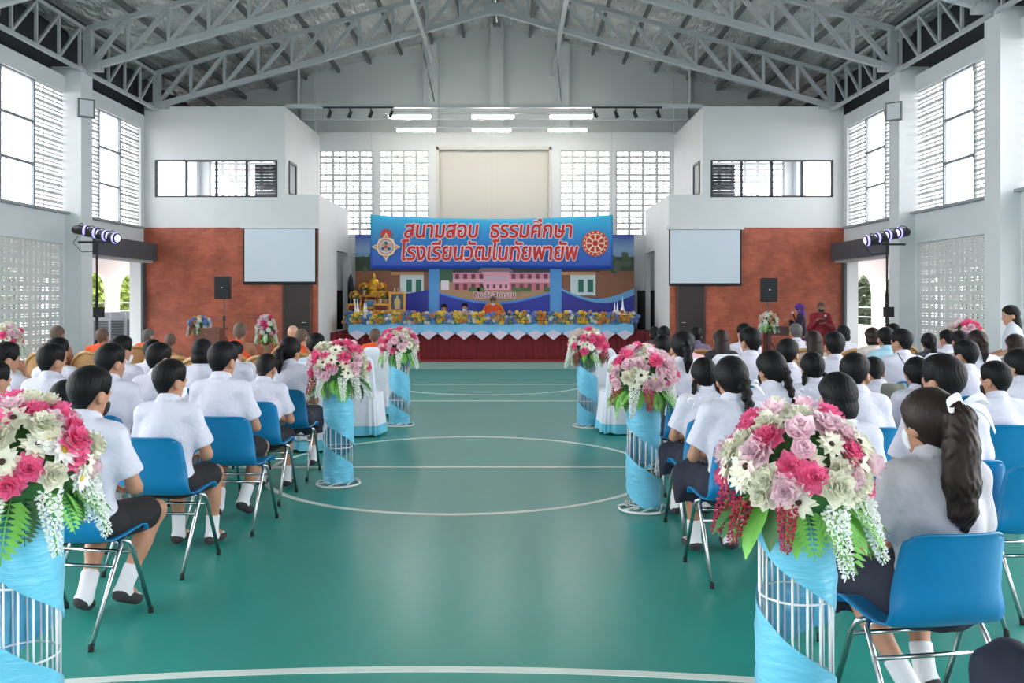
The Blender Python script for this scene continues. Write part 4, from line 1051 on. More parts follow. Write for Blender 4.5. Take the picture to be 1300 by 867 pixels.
fg = thing('folded_flag', 'dark folded flag on a thin white pole at the left of the altar', 'flag', (at(446.5, 0, 24.9).x, 24.75, .72))
MB().tube([(0, 0, 0), (0, 0, 1.9)], .012, 6).build('pole', M('white_pole', (222, 222, 226), .5), fg); MB().lathe([(.02, 1.6), (.06, 1.45), (.09, 1.2), (.07, 1.12)], 9).build('flag_cloth', M('dark_flag', (40, 40, 52), .8), fg, True)

# ------------------------------------------------------------------ equipment along the brick walls
for s, (pa, pb, pz0, pz1) in ((-1, (309, 402, 290, 360)), (1, (849, 941, 291.5, 362))):
    side = 'left' if s < 0 else 'right'; a = at(pa, pz0, 21.6); b = at(pb, pz1, 21.6)
    t = thing('projector_screen', 'white projector screen pulled down on the %s brick wall' % side, 'projector screen', ((a.x + b.x) / 2, 21.58, 0), group='projector screens')
    w = (b.x - a.x) / 2
    MB().box(-w, w, 0, .012, b.z, a.z).build('border', M('black_screen_border', (20, 20, 22), .7), t); MB().box(-w + .035, w - .035, -.008, 0, b.z + .05, a.z - .01).build('screen_sheet', M('matte_screen', (214, 222, 234), .8), t)
    MB().box(-w - .06, w + .06, -.03, .08, a.z, a.z + .09).build('case', M('white_screen_case', (220, 222, 224), .5), t); MB().tube([(-w, .0, b.z), (w, .0, b.z)], .018, 8).build('bottom_bar', BLACK, t)
def speaker(px, py0, py1, Y, lab, lab2):
    a = at(px, py0, Y); b = at(px, py1, Y); h = a.z - b.z
    t = thing('speaker_stand', lab2, 'speaker stand', (a.x, Y, 0), group='speaker stands')
    MB().tube([(0, 0, .1), (0, 0, 1.2)], .02, 8).build('pole', BLACK, t, True); MB().tube([(0, 0, 1.1), (0, 0, b.z)], .014, 8).build('inner_pole', M('grey_pole', (110, 112, 116), .4, .6), t, True); MB().lathe([(.035, 0), (.035, .1)], 10, (0, 0, 1.1)).build('collar', BLACK, t)
    for k in range(3): MB().tube([(0, 0, .75), (.5 * math.cos(k * 2.09 + .5), .5 * math.sin(k * 2.09 + .5), .012)], .012, 6).build('leg', BLACK, t, True)
    t = thing('loudspeaker', lab, 'loudspeaker', (a.x, Y, b.z), group='loudspeakers'); w = h * .33
    mb = MB(); mb.add([(-w, -.16, 0), (w, -.16, 0), (w * .7, .16, 0), (-w * .7, .16, 0), (-w, -.16, h), (w, -.16, h), (w * .7, .16, h), (-w * .7, .16, h)], [(0, 3, 2, 1), (4, 5, 6, 7), (0, 1, 5, 4), (1, 2, 6, 5), (2, 3, 7, 6), (3, 0, 4, 7)]); mb.build('cabinet', BLACK, t)
    MB().box(-w + .02, w - .02, -.175, -.16, .03, h - .03).build('grille', M('speaker_grille', (40, 42, 48), .7, noise=.2, nscale=90), t); MB().box(-.02, .02, -.18, -.174, h * .48, h * .48 + .025).build('badge', M('silver_badge', (190, 190, 192), .3, .8), t)
speaker(284.5, 351, 379.5, 20.6, 'black loudspeaker on a stand before the left brick wall', 'tripod stand under the left loudspeaker')
speaker(974.5, 353, 383, 20.6, 'black loudspeaker on a stand before the right brick wall', 'tripod stand under the right loudspeaker')
LENS = M('lit_lamp_lens', (214, 214, 255), .3, emit=.9)
_led = []
def cached_led():
    if not _led: _led.append(MB().lathe([(.1, .07), (.106, .08), (.106, .105), (.1, .115)], 16, cap=False).mesh('led_ring', M('violet_led_ring', (150, 140, 255), .4, emit=.9), True))
    return _led[0]
def light_stand(px, py, Y, s, lab):
    a = at(px, py, Y); side = 'left' if s < 0 else 'right'
    t = thing('light_stand', lab, 'light stand', (a.x, Y, 0), group='stage light stands')
    MB().tube([(0, 0, .1), (0, 0, 1.7)], .03, 8).build('pole', BLACK, t, True); MB().tube([(0, 0, 1.6), (0, 0, a.z - .15)], .022, 8).build('inner_pole', BLACK, t, True)
    for k in range(3): MB().tube([(0, 0, .8), (.6 * math.cos(k * 2.09), .6 * math.sin(k * 2.09), .015)], .015, 6).build('leg', BLACK, t, True)
    MB().bar((-.36, 0, a.z - .13), (.36, 0, a.z - .13), .04).build('crossbar', BLACK, t); MB().box(-.05, .12, -.06, .06, 1.25, 1.45).build('dimmer_box', BLACK, t)
    MB().tube([(-.38, .02, a.z), (-.46, .0, a.z - .15), (-.3, .02, a.z - .32), (0, .03, a.z - .3)], .008, 6).build('cable', BLACK, t, True)
    can = MB().lathe([(.05, -.16), (.085, -.12), (.1, .06), (.1, .14), (.09, .14)], 14).mesh('lamp_can', BLACK, True); lens = MB().lathe([(.088, .13), (.07, .145), (.005, .152)], 14).mesh('lens', LENS, True)
    ledm = cached_led()
    for k in range(4):
        dx = -.3 + .2 * k; c = obj('stage_lamp', None, None, (a.x + dx, Y - .02, a.z + .03 - s * -.05 * (k - 1.5)), (R(96), 0, R(-s * (82 - 7 * (k - 1.5)))))
        tag(c, '%s black stage lamp of the four on the %s light stand' % (('leftmost', 'second', 'third', 'rightmost')[k], side), 'stage lamp', 'stage lamps')
        obj('lamp_can', can, c, (0, 0, 0), (R(180 if s > 0 else 0), 0, 0) if False else None); obj('lens', lens, c); obj('led_ring', ledm, c); MB().tube([(-.1, 0, 0), (-.11, .1, 0), (0, .14, 0), (.11, .1, 0), (.1, 0, 0)], .008, 6).build('yoke', BLACK, c, True)
light_stand(123, 299, 16.9, -1, 'black light stand with four lamps before the left column')
light_stand(1126, 302, 17.2, 1, 'black light stand with lamps before the right column')
for s, (px, py) in ((-1, (119, 140)), (1, (1126, 144))):
    t = thing('flood_light', 'square flood light fixed high on the %s column' % ('left' if s < 0 else 'right'), 'flood light', (s * (8.43 - .1), 17.80, at(px, py, 17.9).z), R(-s * 40), group='column flood lights')
    MB().box(-.16, .16, -.14, -.06, -.19, .19).build('housing', M('grey_flood_housing', (96, 100, 106), .5), t); MB().box(-.13, .13, -.15, -.14, -.16, .16).build('lens', M('flood_lens', (196, 200, 206), .3), t); MB().bar((0, -.06, 0), (0, .1, 0), .05).build('bracket', DARKFR, t)

# small tables with flowers near the brick walls
WOODR = M('red_brown_wood', (126, 66, 50), .45, noise=.15, nscale=5)
def side_table(x, y, w, d, h, label, mat, solid=False):
    t = thing('side_table', label, 'table', (x, y, 0)); MB().box(-w / 2, w / 2, -d / 2, d / 2, h - .05, h).build('table_top', mat, t)
    if solid:
        MB().box(-w / 2 + .04, w / 2 - .04, -d / 2 + .04, d / 2 - .04, .06, h - .05).build('cabinet_body', mat, t); MB().box(-w / 2 + .02, w / 2 - .02, -d / 2 + .02, d / 2 - .02, 0, .06).build('plinth', mat, t)
    else:
        for sx in (-1, 1):
            for sy in (-1, 1): MB().box(sx * (w / 2 - .06) - .03, sx * (w / 2 - .06) + .03, sy * (d / 2 - .06) - .03, sy * (d / 2 - .06) + .03, 0, h - .05).build('leg', mat, t)
        MB().box(-w / 2 + .08, w / 2 - .08, -d / 2 + .05, -d / 2 + .08, h - .2, h - .05).build('apron', mat, t)
p = at(266, 416, 18.2); side_table(p.x, 18.2, .62, .45, p.z, 'wooden lectern table under blue and yellow flowers at the left brick wall', WOODR, True)
bouquet('low blue, white and yellow flowers on the left wooden table', (at(254, 0, 18.2).x, 18.2, p.z - .02), .24, .26, 26, 81, ['blossom_blue', 'blossom_white', 'blossom_yellow', 'blossom_blue', 'blossom_cream'], 1.0, hang=True)
p = at(988, 414, 19.2); side_table(at(992, 0, 19.2).x, 19.2, .75, .45, p.z, 'dark red-brown table beside the standing woman', M('dark_redwood', (82, 34, 34), .45))
bouquet('white and green flower spray on the dark red-brown table', (at(972, 0, 19.1).x + .08, 19.15, p.z - .02), .2, .34, 24, 82, ['blossom_white', 'blossom_white', 'lily', 'blossom_cream'], 1.1)
def pedestal(x, y, h, label):
    t = thing('flower_pedestal', label, 'pedestal', (x, y, 0)); MB().lathe([(.16, 0), (.16, .04), (.05, .08), (.035, h * .5), (.05, h - .06), (.12, h - .02), (.12, h)], 16).build('column', M('gilt_pedestal', (150, 116, 84), .5), t, True)
    MB().lathe([(.05, h), (.09, h + .06), (.07, h + .1), (.08, h + .12)], 14).build('bowl', M('brown_bowl', (96, 70, 56), .5), t, True)
p = at(338, 430, 17.0); pedestal(p.x, 17.0, p.z - .12, 'slim brown pedestal under the tall flowers near the left door')
bouquet('tall white and purple-pink flowers near the left brown door', (p.x, 17.0, p.z - .05), .20, .56, 40, 83, ['daisy_white', 'blossom_white', 'rose_lilac', 'peony_deep', 'rose_lilac', 'white_peony', 'blossom_white'], .95)
p = at(1225, 430, 12.2); pedestal(p.x, 12.2, p.z - .12, 'slim pedestal under the pink flowers by the right vent wall')
bouquet('pink and white flower dome by the right vent block wall', (p.x, 12.2, p.z - .08), .24, .36, 40, 84, PINKPAL, 1.0)
p = at(6, 436, 11.4); pedestal(p.x, 11.4, p.z - .12, 'slim pedestal under the pink flowers at the left frame edge')
bouquet('pink and cream flower dome at the left frame edge by the vent wall', (p.x, 11.4, p.z - .08), .24, .36, 40, 85, PINKPAL, 1.0)
# ------------------------------------------------------------------ people
def joints(lean=.06, yaw=0, pitch=.1, legs='flat', arms='lap', stand=False):
    J = {}; h0 = .88 if stand else .53
    u = np.array([0, math.sin(lean), math.cos(lean)]); pel = np.array([0, 0, h0]); J['u'] = u
    J['pel'] = pel; J['waist'] = pel + u * .16; J['chest'] = pel + u * .32; J['sh'] = pel + u * .435; J['nb'] = pel + u * .485
    a = lean + pitch * .6; nd = np.array([0, math.sin(a), math.cos(a)]); J['hc'] = J['nb'] + nd * .148 + np.array([0, .02, 0])
    J['Rh'] = np.array((Matrix.Rotation(-yaw, 3, 'Z') @ Matrix.Rotation(-(pitch + lean * .5), 3, 'X')))
    J['rot'] = (Matrix.Rotation(-yaw, 3, 'Z') @ Matrix.Rotation(-(pitch + lean * .5), 3, 'X')).to_euler()
    for s in (-1, 1):
        sh = J['sh'] + np.array([s * .172, -.005, -.005]); J['S', s] = sh
        if arms == 'lap' or (arms == 'face' and s < 0) or (arms == 'mic' and s < 0 and not stand):
            el = sh + np.array([s * .055, .07, -.27]); wr = np.array([s * .10, el[1] + .20, h0 + .13]); hd = (-s * .45, .85, -.3)
        elif arms == 'face': el = sh + np.array([s * .06, .2, -.17]); wr = J['hc'] + np.array([s * .09, .10, -.11]); hd = (-s * .5, .3, .8)
        elif arms == 'mic':
            el = sh + np.array([s * .06, .06, -.27]); wr = J['chest'] + np.array([s * .07, .26, .0 + .05 * s]); hd = (-s * .7, .6, .2)
        elif arms == 'out': el = sh + np.array([s * .06, .03, -.27]); wr = el + np.array([s * .02, .22, -.08]); hd = (0, .95, -.2)
        elif arms == 'down': el = sh + np.array([s * .06, .0, -.28]); wr = el + np.array([0, .06, -.24]); hd = (0, .15, -1)
        J['E', s] = el; J['W', s] = wr; J['H', s] = np.array(hd) / np.linalg.norm(hd)
        if stand: hip, kn, an, toe = (s * .09, 0, .82), (s * .09, .02, .47), (s * .09, -.01, .09), (s * .10, .12, .035)
        elif legs == 'flat': hip, kn, an, toe = (s * .09, .03, .51), (s * .13, .43, .50), (s * .12, .41, .10), (s * .13, .54, .04)
        elif legs == 'floor': hip, kn, an, toe = (s * .1, .05, .51), (s * .26, .30, .48), (-s * .05, .30, .46), (-s * .12, .30, .46)
        else: hip, kn, an, toe = (s * .09, .03, .51), (s * .15, .42, .49), (s * (.09 if s > 0 else .05), .16 + .06 * s, .13), (s * .10, .25 + .06 * s, .04)
        for k, v in (('hip', hip), ('kn', kn), ('an', an), ('toe', toe)): J[k, s] = np.array(v, float)
    J['stand'] = stand; return J

def head_sdf(P, J):
    q = ((P - J['hc'].astype(np.float32)) @ J['Rh'].astype(np.float32))
    d = ell(q, (0, -.012, .022), (.080, .098, .098)); d = smin(d, ell(q, (0, .030, -.045), (.060, .062, .082)), .03)
    d = smin(d, ell(q, (0, .055, -.105), (.03, .03, .02)), .03)
    d = smin(d, seg(q, (0, .088, .0), (0, .104, -.038), .007, .013), .015)                    # nose
    d = smin(d, seg(q, (-.02, .082, -.072), (.02, .082, -.072), .008), .012)                  # lips
    d = smin(d, seg(q, (-.035, .075, .016), (.035, .075, .016), .012), .02)                   # brow
    for s in (-1, 1):
        d = smax(d, -ell(q, (s * .031, .092, -.004), (.016, .012, .009)), .012)               # eye sockets
        e = ell(q, (s * .083, -.008, -.018), (.011, .026, .034)); d = smin(d, e, .012)        # ears
    return d
def torso_sdf(P, J, g=0):
    u = J['u']; f = lambda k, r, o=(0, 0, 0): ell(P, J[k] + np.array(o), np.array(r) + g)
    d = f('pel', (.165, .125, .12), (0, 0, .02)); d = smin(d, f('waist', (.135, .10, .13)), .09); d = smin(d, f('chest', (.165, .112, .16)), .09)
    d = smin(d, seg(P, J['S', -1] * .78 + J['sh'] * .22, J['S', 1] * .78 + J['sh'] * .22, .052 + g), .06)
    d = smin(d, seg(P, J['S', -1] + np.array([.02, 0, 0]), J['nb'] + np.array([0, 0, -.01]), .045 + g, .04 + g), .04); return smin(d, seg(P, J['S', 1] - np.array([.02, 0, 0]), J['nb'] + np.array([0, 0, -.01]), .045 + g, .04 + g), .04)
def body_sdf(J):
    def fn(P):
        d = torso_sdf(P, J, -.004); d = smin(d, seg(P, J['nb'], J['hc'] + np.array([0, -.02, -.05]), .052, .048), .03); d = smin(d, head_sdf(P, J), .02)
        for s in (-1, 1):
            d = smin(d, seg(P, J['S', s], J['E', s], .046, .036), .03); d = smin(d, seg(P, J['E', s], J['W', s], .037, .024), .02)
            d = smin(d, seg(P, J['hip', s], J['kn', s], .082, .055), .05); d = smin(d, seg(P, J['kn', s], J['an', s], .054, .034), .03)
            m = J['kn', s] * .62 + J['an', s] * .38 + np.array([0, -.02, 0]); d = smin(d, seg(P, m, m + (J['an', s] - J['kn', s]) * .12, .045, .04), .04)
            d = smin(d, seg(P, J['an', s], J['toe', s], .035, .028), .025)
        return d
    return fn
def hand_data():
    def fn(P):
        d = ell(P, (0, .05, 0), (.036, .05, .014)); d = smin(d, seg(P, (0, -.03, 0), (0, .02, 0), .022, .02), .02)
        for x, l in ((-.029, .052), (-.0105, .068), (.009, .072), (.028, .06)):
            a = (x, .088, -.001); b = (x * 1.1, .088 + l * .52, -.012); c = (x * 1.1, .088 + l * .85, -.034)
            d = smin(d, seg(P, a, b, .0088, .008), .004); d = smin(d, seg(P, b, c, .008, .0068), .004)
        d = smin(d, seg(P, (.026, .028, -.004), (.05, .062, -.014), .011, .0095), .008); return smin(d, seg(P, (.05, .062, -.014), (.052, .088, -.026), .0092, .0075), .004)
    V, Q = sdf_data(fn, *[axis([b]) for b in ((-.06, .075, .0045), (-.06, .18, .0045), (-.06, .03, .0045))]); return V, Q
HV, HQ = hand_data()
def hand_at(J, s):
    f = Vector(J['H', s]); up = Vector((0, 0, 1)) if abs(f.z) < .9 else Vector((0, -1, 0)); x = f.cross(up).normalized(); z = x.cross(f)
    V = HV.copy()
    V[:, 0] *= -s                                        # thumb towards the middle
    Mx = np.array([list(x), list(f), list(z)]); V = V @ Mx + J['W', s]
    return V.tolist(), (HQ if s < 0 else HQ[:, ::-1]).tolist()
def body_axes(J, top):
    hx = J['hc']; z1 = hx[2] - .15
    lowest = 0.0 if J['stand'] or J['an', 1][2] < .4 else .36
    return [axis([(-.33, -.105, .013), (-.105, .105, .008), (.105, .33, .013)]), axis([(-.17, hx[1] - .13, .012), (hx[1] - .13, hx[1] + .13, .008), (hx[1] + .13, .62 if not J['stand'] else .42, .013)]), axis([(lowest - .02, z1, .0135), (z1, hx[2] + .15, .0075)])]
CACHE = {}
def cached(key, fn):
    if key not in CACHE: CACHE[key] = fn()
    return CACHE[key]
POSES = {
    'a': dict(yaw=0, pitch=.12), 'r': dict(yaw=.5, pitch=.1), 'l': dict(yaw=-.5, pitch=.1), 'R': dict(yaw=.25, pitch=.16, legs='back'), 'b': dict(lean=.2, yaw=.1, pitch=.55),
    'L': dict(yaw=-.25, pitch=.05, legs='back'), 'f': dict(lean=.16, yaw=.75, pitch=.2, arms='face'), 'fl': dict(lean=.05, yaw=0, pitch=.1, legs='floor'), 'lec': dict(lean=.1, yaw=0, pitch=.3),
    'st': dict(stand=True, yaw=-.35, pitch=.1, arms='out', lean=.03), 'sm': dict(stand=True, yaw=0, pitch=.1, arms='mic', lean=.03)}
JJ = {k: joints(**v) for k, v in POSES.items()}
def body_mesh(pose):
    J = JJ[pose]; return cached(('body', pose), lambda: sdf_mesh('body', body_sdf(J), None, body_axes(J, 0), SKIN, [hand_at(J, -1), hand_at(J, 1)]))
def folds(P): return .005 * np.sin(24 * P[:, 2] + 14 * np.abs(P[:, 0]) + 3 * np.sin(11 * P[:, 0])) * np.clip(1.6 - (P[:, 2] - .5) * 2.4, .25, 1.4) + .003 * np.sin(19 * P[:, 0] - 14 * P[:, 2] + 8 * P[:, 1])
def shirt_mesh(pose, style='school'):
    J = JJ[pose]
    def fn(P):
        d = torso_sdf(P, J, .016)
        for s in (-1, 1):
            ln = .74 if style == 'school' else 1.0
            el = J['S', s] + (J['E', s] - J['S', s]) * ln; ax = (J['E', s] - J['S', s]); ax = ax / np.linalg.norm(ax)
            e = seg(P, J['S', s] + np.array([-s * .02, 0, -.005]), el + ax * .08, .062, .078 if style == 'school' else .055)
            e = smax(e, ((P - el.astype(np.float32)) @ ax.astype(np.float32)), .01)
            if style == 'long': e = smin(e, seg(P, J['E', s], J['W', s] * .9 + J['E', s] * .1, .05, .04), .02)
            d = smin(d, e, .035)
        d = d + folds(P)
        # collar
        c = J['nb'] + np.array([0, .006, .036]); q = P - c.astype(np.float32)
        rr_ = np.sqrt(q[:, 0] ** 2 + (q[:, 1] * 1.05) ** 2); zc = q[:, 2] + .3 * q[:, 1]
        col = np.sqrt(np.maximum(np.abs(zc - .006) - .02, 0) ** 2 + (rr_ - .068 + .45 * zc) ** 2) - .0095
        d = smin(d, col, .003)
        # neck hole and waistband
        d = smax(d, -seg(P, c + np.array([0, 0, -.01]), c + np.array([0, .03, .2]), .052), .006)
        return smax(d, (J['pel'][2] - .02) - P[:, 2], .01) if style != 'over' else smax(d, (J['pel'][2] - .1) - P[:, 2], .01)
    z0 = J['pel'][2] - .15
    return cached(('shirt', pose, style), lambda: sdf_mesh('shirt', fn, (-.36, .36, -.2, .45, z0, J['nb'][2] + .11), .0105, SHIRT))
def shorts_mesh(pose):
    J = JJ[pose]
    def fn(P):
        d = ell(P, J['pel'] + np.array([0, 0, .0]), (.185, .145, .10)); d = smax(d, P[:, 2] - (J['pel'][2] + .075), .02)
        for s in (-1, 1):
            e_ = J['hip', s] + (J['kn', s] - J['hip', s]) * .82; ax = (J['kn', s] - J['hip', s]); ax = ax / np.linalg.norm(ax)
            e = seg(P, J['hip', s], e_ + ax * .1, .10, .092); e = smax(e, (P - e_.astype(np.float32)) @ ax.astype(np.float32), .01); d = smin(d, e, .05)
        return d + folds(P) * .8
    return cached(('shorts', pose), lambda: sdf_mesh('shorts', fn, (-.32, .32, -.2, .5, J['pel'][2] - .17, J['pel'][2] + .12), .0115, SHORTS))
def skirt_mesh(pose, long=False):
    J = JJ[pose]
    def fn(P):
        if J['stand']:
            z = P[:, 2]; zt = J['pel'][2] + .08; k = np.clip((zt - z) / .7, 0, 1.3); a = np.arctan2(P[:, 1], P[:, 0])
            rx = .15 + .09 * k; ry = .115 + .09 * k; r_ = np.sqrt((P[:, 0] / rx) ** 2 + (P[:, 1] / ry) ** 2)
            d = (r_ - 1 - .04 * k * np.sin(a * 14)) * .12; d = smax(d, z - zt, .01); return smax(d, (.12 if long else .38) - z, .005)
        d = ell(P, J['pel'], (.19, .15, .11)); d = smax(d, P[:, 2] - (J['pel'][2] + .075), .02)
        for s in (-1, 1): d = smin(d, seg(P, J['hip', s], J['kn', s] + np.array([0, .015, 0]), .105, .085), .12)
        kz = .14 if long else .33
        for s in (-1, 1): d = smin(d, seg(P, J['kn', s] + np.array([0, .02, 0]), (J['kn', s][0] * 1.05, J['kn', s][1] - .02, kz), .085, .08, (1.3, .8, 1)), .10)
        d = smax(d, kz - P[:, 2], .008); return d + folds(P) + .004 * np.sin(60 * P[:, 0])
    st = J['stand']
    return cached(('skirt', pose, long), lambda: sdf_mesh('skirt', fn, (-.34, .34, -.28, .58 if not st else .3, .05, J['pel'][2] + .14), .012, SKIRT))
def sock_meshes(pose):
    J = JJ[pose]; out = []
    for s in (-1, 1):
        an, toe, kn = J['an', s], J['toe', s], J['kn', s]; ax = (kn - an) / np.linalg.norm(kn - an); top = an + ax * .115
        fd = (toe - an); fd = fd / np.linalg.norm(fd); heel = an + np.array([0, -.02, -.045]) if J['stand'] or POSES[pose].get('legs', 'flat') == 'flat' else an + np.array([0, -.03, -.03])
        def f1(P, an=an, toe=toe, top=top, ax=ax, heel=heel):
            d = seg(P, an - ax * .02, top + ax * .05, .042, .047); d = smin(d, seg(P, heel, toe, .04, .034, (1, 1, .9)), .03); return smax(d, (P - top.astype(np.float32)) @ ax.astype(np.float32), .006)
        def f2(P, toe=toe, heel=heel):
            n = np.cross(toe - heel, [1, 0, 0]); n = n / np.linalg.norm(n); n = n if n[2] < 0 else -n
            d = seg(P, heel, toe, .0435, .0375, (1.02, 1.02, .92)); d = np.maximum(d, -((P - (heel - n * .02).astype(np.float32)) @ n.astype(np.float32))); return d
        c = (an + toe) / 2; bx = (c[0] - .11, c[0] + .11, c[1] - .2, c[1] + .18, -.03, an[2] + .2)
        out.append((cached(('sock', pose, s), lambda: sdf_mesh('sock', f1, bx, .008, SOCK)), cached(('sole', pose, s), lambda: sdf_mesh('sock_sole', f2, bx, .009, SOLE))))
    return out
# hair is modelled in the head's own frame (y forward, z up)
def hair_core(q):
    d = smin(ell(q, (0, -.012, .022), (.080, .098, .098)), ell(q, (0, .030, -.045), (.060, .062, .082)), .03)
    return smin(d, seg(q, (0, -.02, -.05), (0, -.035, -.16), .048), .03)
def hair_cap(q, low, slope, g=0, k=.012):
    return hair_core(q) - np.minimum(.017 + g, (q[:, 2] - (low + slope * q[:, 1])) * .4)
def strand(q, a=.0018): return a * np.sin(np.arctan2(q[:, 0], -q[:, 1] + .0) * 40 + 6 * np.sin(q[:, 2] * 30))
def hair_fn(style):
    def fn(q):
        if style in ('boy', 'mop', 'crop'):
            g = {'boy': 0, 'mop': .008, 'crop': -.005}[style]
            y, z = q[:, 1], q[:, 2]
            cut = np.maximum(np.clip(3.2 * (y + .058) - .085, -.085, .012), np.clip(3 * (y - .046) + .012, -.1, .062))
            t = .012 + g + .014 * np.clip((z + .02) / .1, 0, 1); d = hair_core(q) - np.minimum(t, (z - cut) * .32)
        elif style == 'bob':
            d = hair_cap(q, .0, .5, .002); e = ell(q, (0, -.035, -.045), (.092, .082, .095)); d = smin(d, smax(e, -.115 - q[:, 2], .01), .02); d = smax(d, -ell(q, (0, .10, -.05), (.066, .085, .10)), .01)
        elif style == 'long':
            d = hair_cap(q, .0, .5, .004); e = ell(q, (0, -.055, -.10), (.098, .072, .22)); d = smin(d, smax(e, -.275 - q[:, 2] + .012 * np.sin(q[:, 0] * 90), .01), .025); d = smax(d, -ell(q, (0, .10, -.06), (.066, .088, .13)), .01)
        elif style == 'pony':
            d = hair_cap(q, -.045, .95, -.002); d = smin(d, ell(q, (0, -.115, .015), (.028, .03, .03)), .015); d = smin(d, chain(q, [(0, -.12, .015), (0, -.15, -.03), (.005, -.14, -.12), (0, -.12, -.21)], [.024, .034, .036, .012]), .012)
        elif style == 'highpony':
            d = hair_cap(q, -.05, .95, .0); d = smin(d, ell(q, (.01, -.10, .075), (.032, .034, .034)), .015)
            d = smin(d, chain(q, [(.005, -.115, .07), (.0, -.145, .02), (-.02, -.155, -.08), (-.03, -.155, -.20), (-.03, -.145, -.30), (-.01, -.14, -.37)], [.03, .05, .06, .062, .05, .016]), .014)
            d = d + .0022 * np.sin(q[:, 0] * 330 + 6 * np.sin(q[:, 2] * 9)) * (q[:, 1] < -.1) + .004 * np.sin(q[:, 2] * 45 + q[:, 0] * 60) * (q[:, 2] < -.25)
        elif style == 'braids':
            d = hair_cap(q, -.035, .95, -.001)
            d = smax(d, .0028 - np.maximum(np.abs(q[:, 0]), np.maximum(q[:, 1] + .03, .09 - np.sqrt((q ** 2).sum(1)))), .004)
            for s in (-1, 1):
                for k in range(7): d = smin(d, ell(q, (s * (.082 + .004 * k + .004 * (k % 2)), -.045 - .004 * k, -.055 - .026 * k), (.022 - .001 * k, .021 - .001 * k, .02)), .008)
        elif style == 'braid':
            d = hair_cap(q, -.04, .9, .004)
            for k in range(9): d = smin(d, ell(q, (.03 + .012 * (k % 2) + .004 * k, -.10 - .004 * k, .01 - .032 * k), (.04 - .002 * k, .034 - .002 * k, .026)), .01)
        elif style == 'shave': d = hair_cap(q, -.02, .8, -.0115, .006); return d
        elif style == 'scarf':
            d = hair_cap(q, -.02, .1, .01, .02); d = smin(d, ell(q, (0, -.045, -.12), (.10, .085, .17)), .05); d = smax(d, -ell(q, (0, .125, -.03), (.064, .085, .095)), .012); return d
        return d + strand(q)
    return fn
HBOX = {'boy': -.13, 'mop': -.13, 'crop': -.13, 'bob': -.16, 'long': -.36, 'pony': -.26, 'highpony': -.44, 'braids': -.27, 'braid': -.33, 'shave': -.13, 'scarf': -.32}
def hair_mesh(st): return cached(('hair', st), lambda: sdf_mesh('hair', hair_fn(st), (-.14, .19 if st == 'highpony' else .14, -.24, .14, HBOX[st], .16), .0068, SHAVE if st == 'shave' else HAIR))
def mask_mesh():
    def fn(q):
        d = ell(q, (0, .034, -.05), (.065, .077, .075)); d = smax(d, .045 - q[:, 1] + .0 * q[:, 2], .008); d = smax(d, q[:, 2] + .022 + .9 * np.maximum(np.abs(q[:, 0]) - .02, 0) * .2, .008); return smax(d, -.108 - q[:, 2], .01)
    return cached('mask', lambda: sdf_mesh('face_mask', fn, (-.09, .09, -.02, .14, -.14, .02), .007, MASKW))
def bow_mesh(k=1.0):
    def make():
        mb = MB()
        def strip(pts, w, up):
            P = [Vector(p) * k for p in pts]; n = len(P) - 1; up = Vector(up).normalized() * w * k
            def c(u):
                t = u * n; i = min(int(t), n - 1); f = t - i; p0, p1, p2, p3 = P[max(i - 1, 0)], P[i], P[i + 1], P[min(i + 2, n)]
                return .5 * ((2 * p1) + (p2 - p0) * f + (2 * p0 - 5 * p1 + 4 * p2 - p3) * f * f + (3 * p1 - p0 - 3 * p2 + p3) * f ** 3)
            mb.slab(lambda u, v: c(u) + up * (v - .5) * (.45 + .55 * math.sin(PI * min(1, u * 1.0 + .12))), 14, 2, .0015)
        strip([(0, 0, 0), (-.045, -.025, .026), (-.082, -.02, .008), (-.055, -.006, -.014), (0, 0, 0)], .024, (.15, .35, 1))
        strip([(0, 0, 0), (.038, -.025, .024), (.07, -.02, .008), (.045, -.006, -.012), (0, 0, 0)], .024, (-.15, .35, 1))
        strip([(0, -.006, 0), (.045, -.022, -.012), (.085, -.014, -.045), (.115, -.004, -.085)], .026, (.45, .1, 1))
        strip([(0, -.006, 0), (-.02, -.02, -.03), (-.035, -.014, -.065), (-.04, -.008, -.085)], .022, (1, .1, .35))
        mb.lathe([(.004, -.01), (.012, -.006), (.012, .006), (.004, .01)], 8); return mb.mesh('hair_bow', RIBBON, True)
    return cached(('bow', k), make)
EYES = MB()
for s in (-1, 1): EYES.lathe([(.001, -.007), (.008, -.004), (.009, 0), (.008, .004), (.001, .007)], 8, (s * .031, .079, -.004))
EYES = EYES.mesh('eyes', M('dark_eye', (26, 20, 18), .3), True)
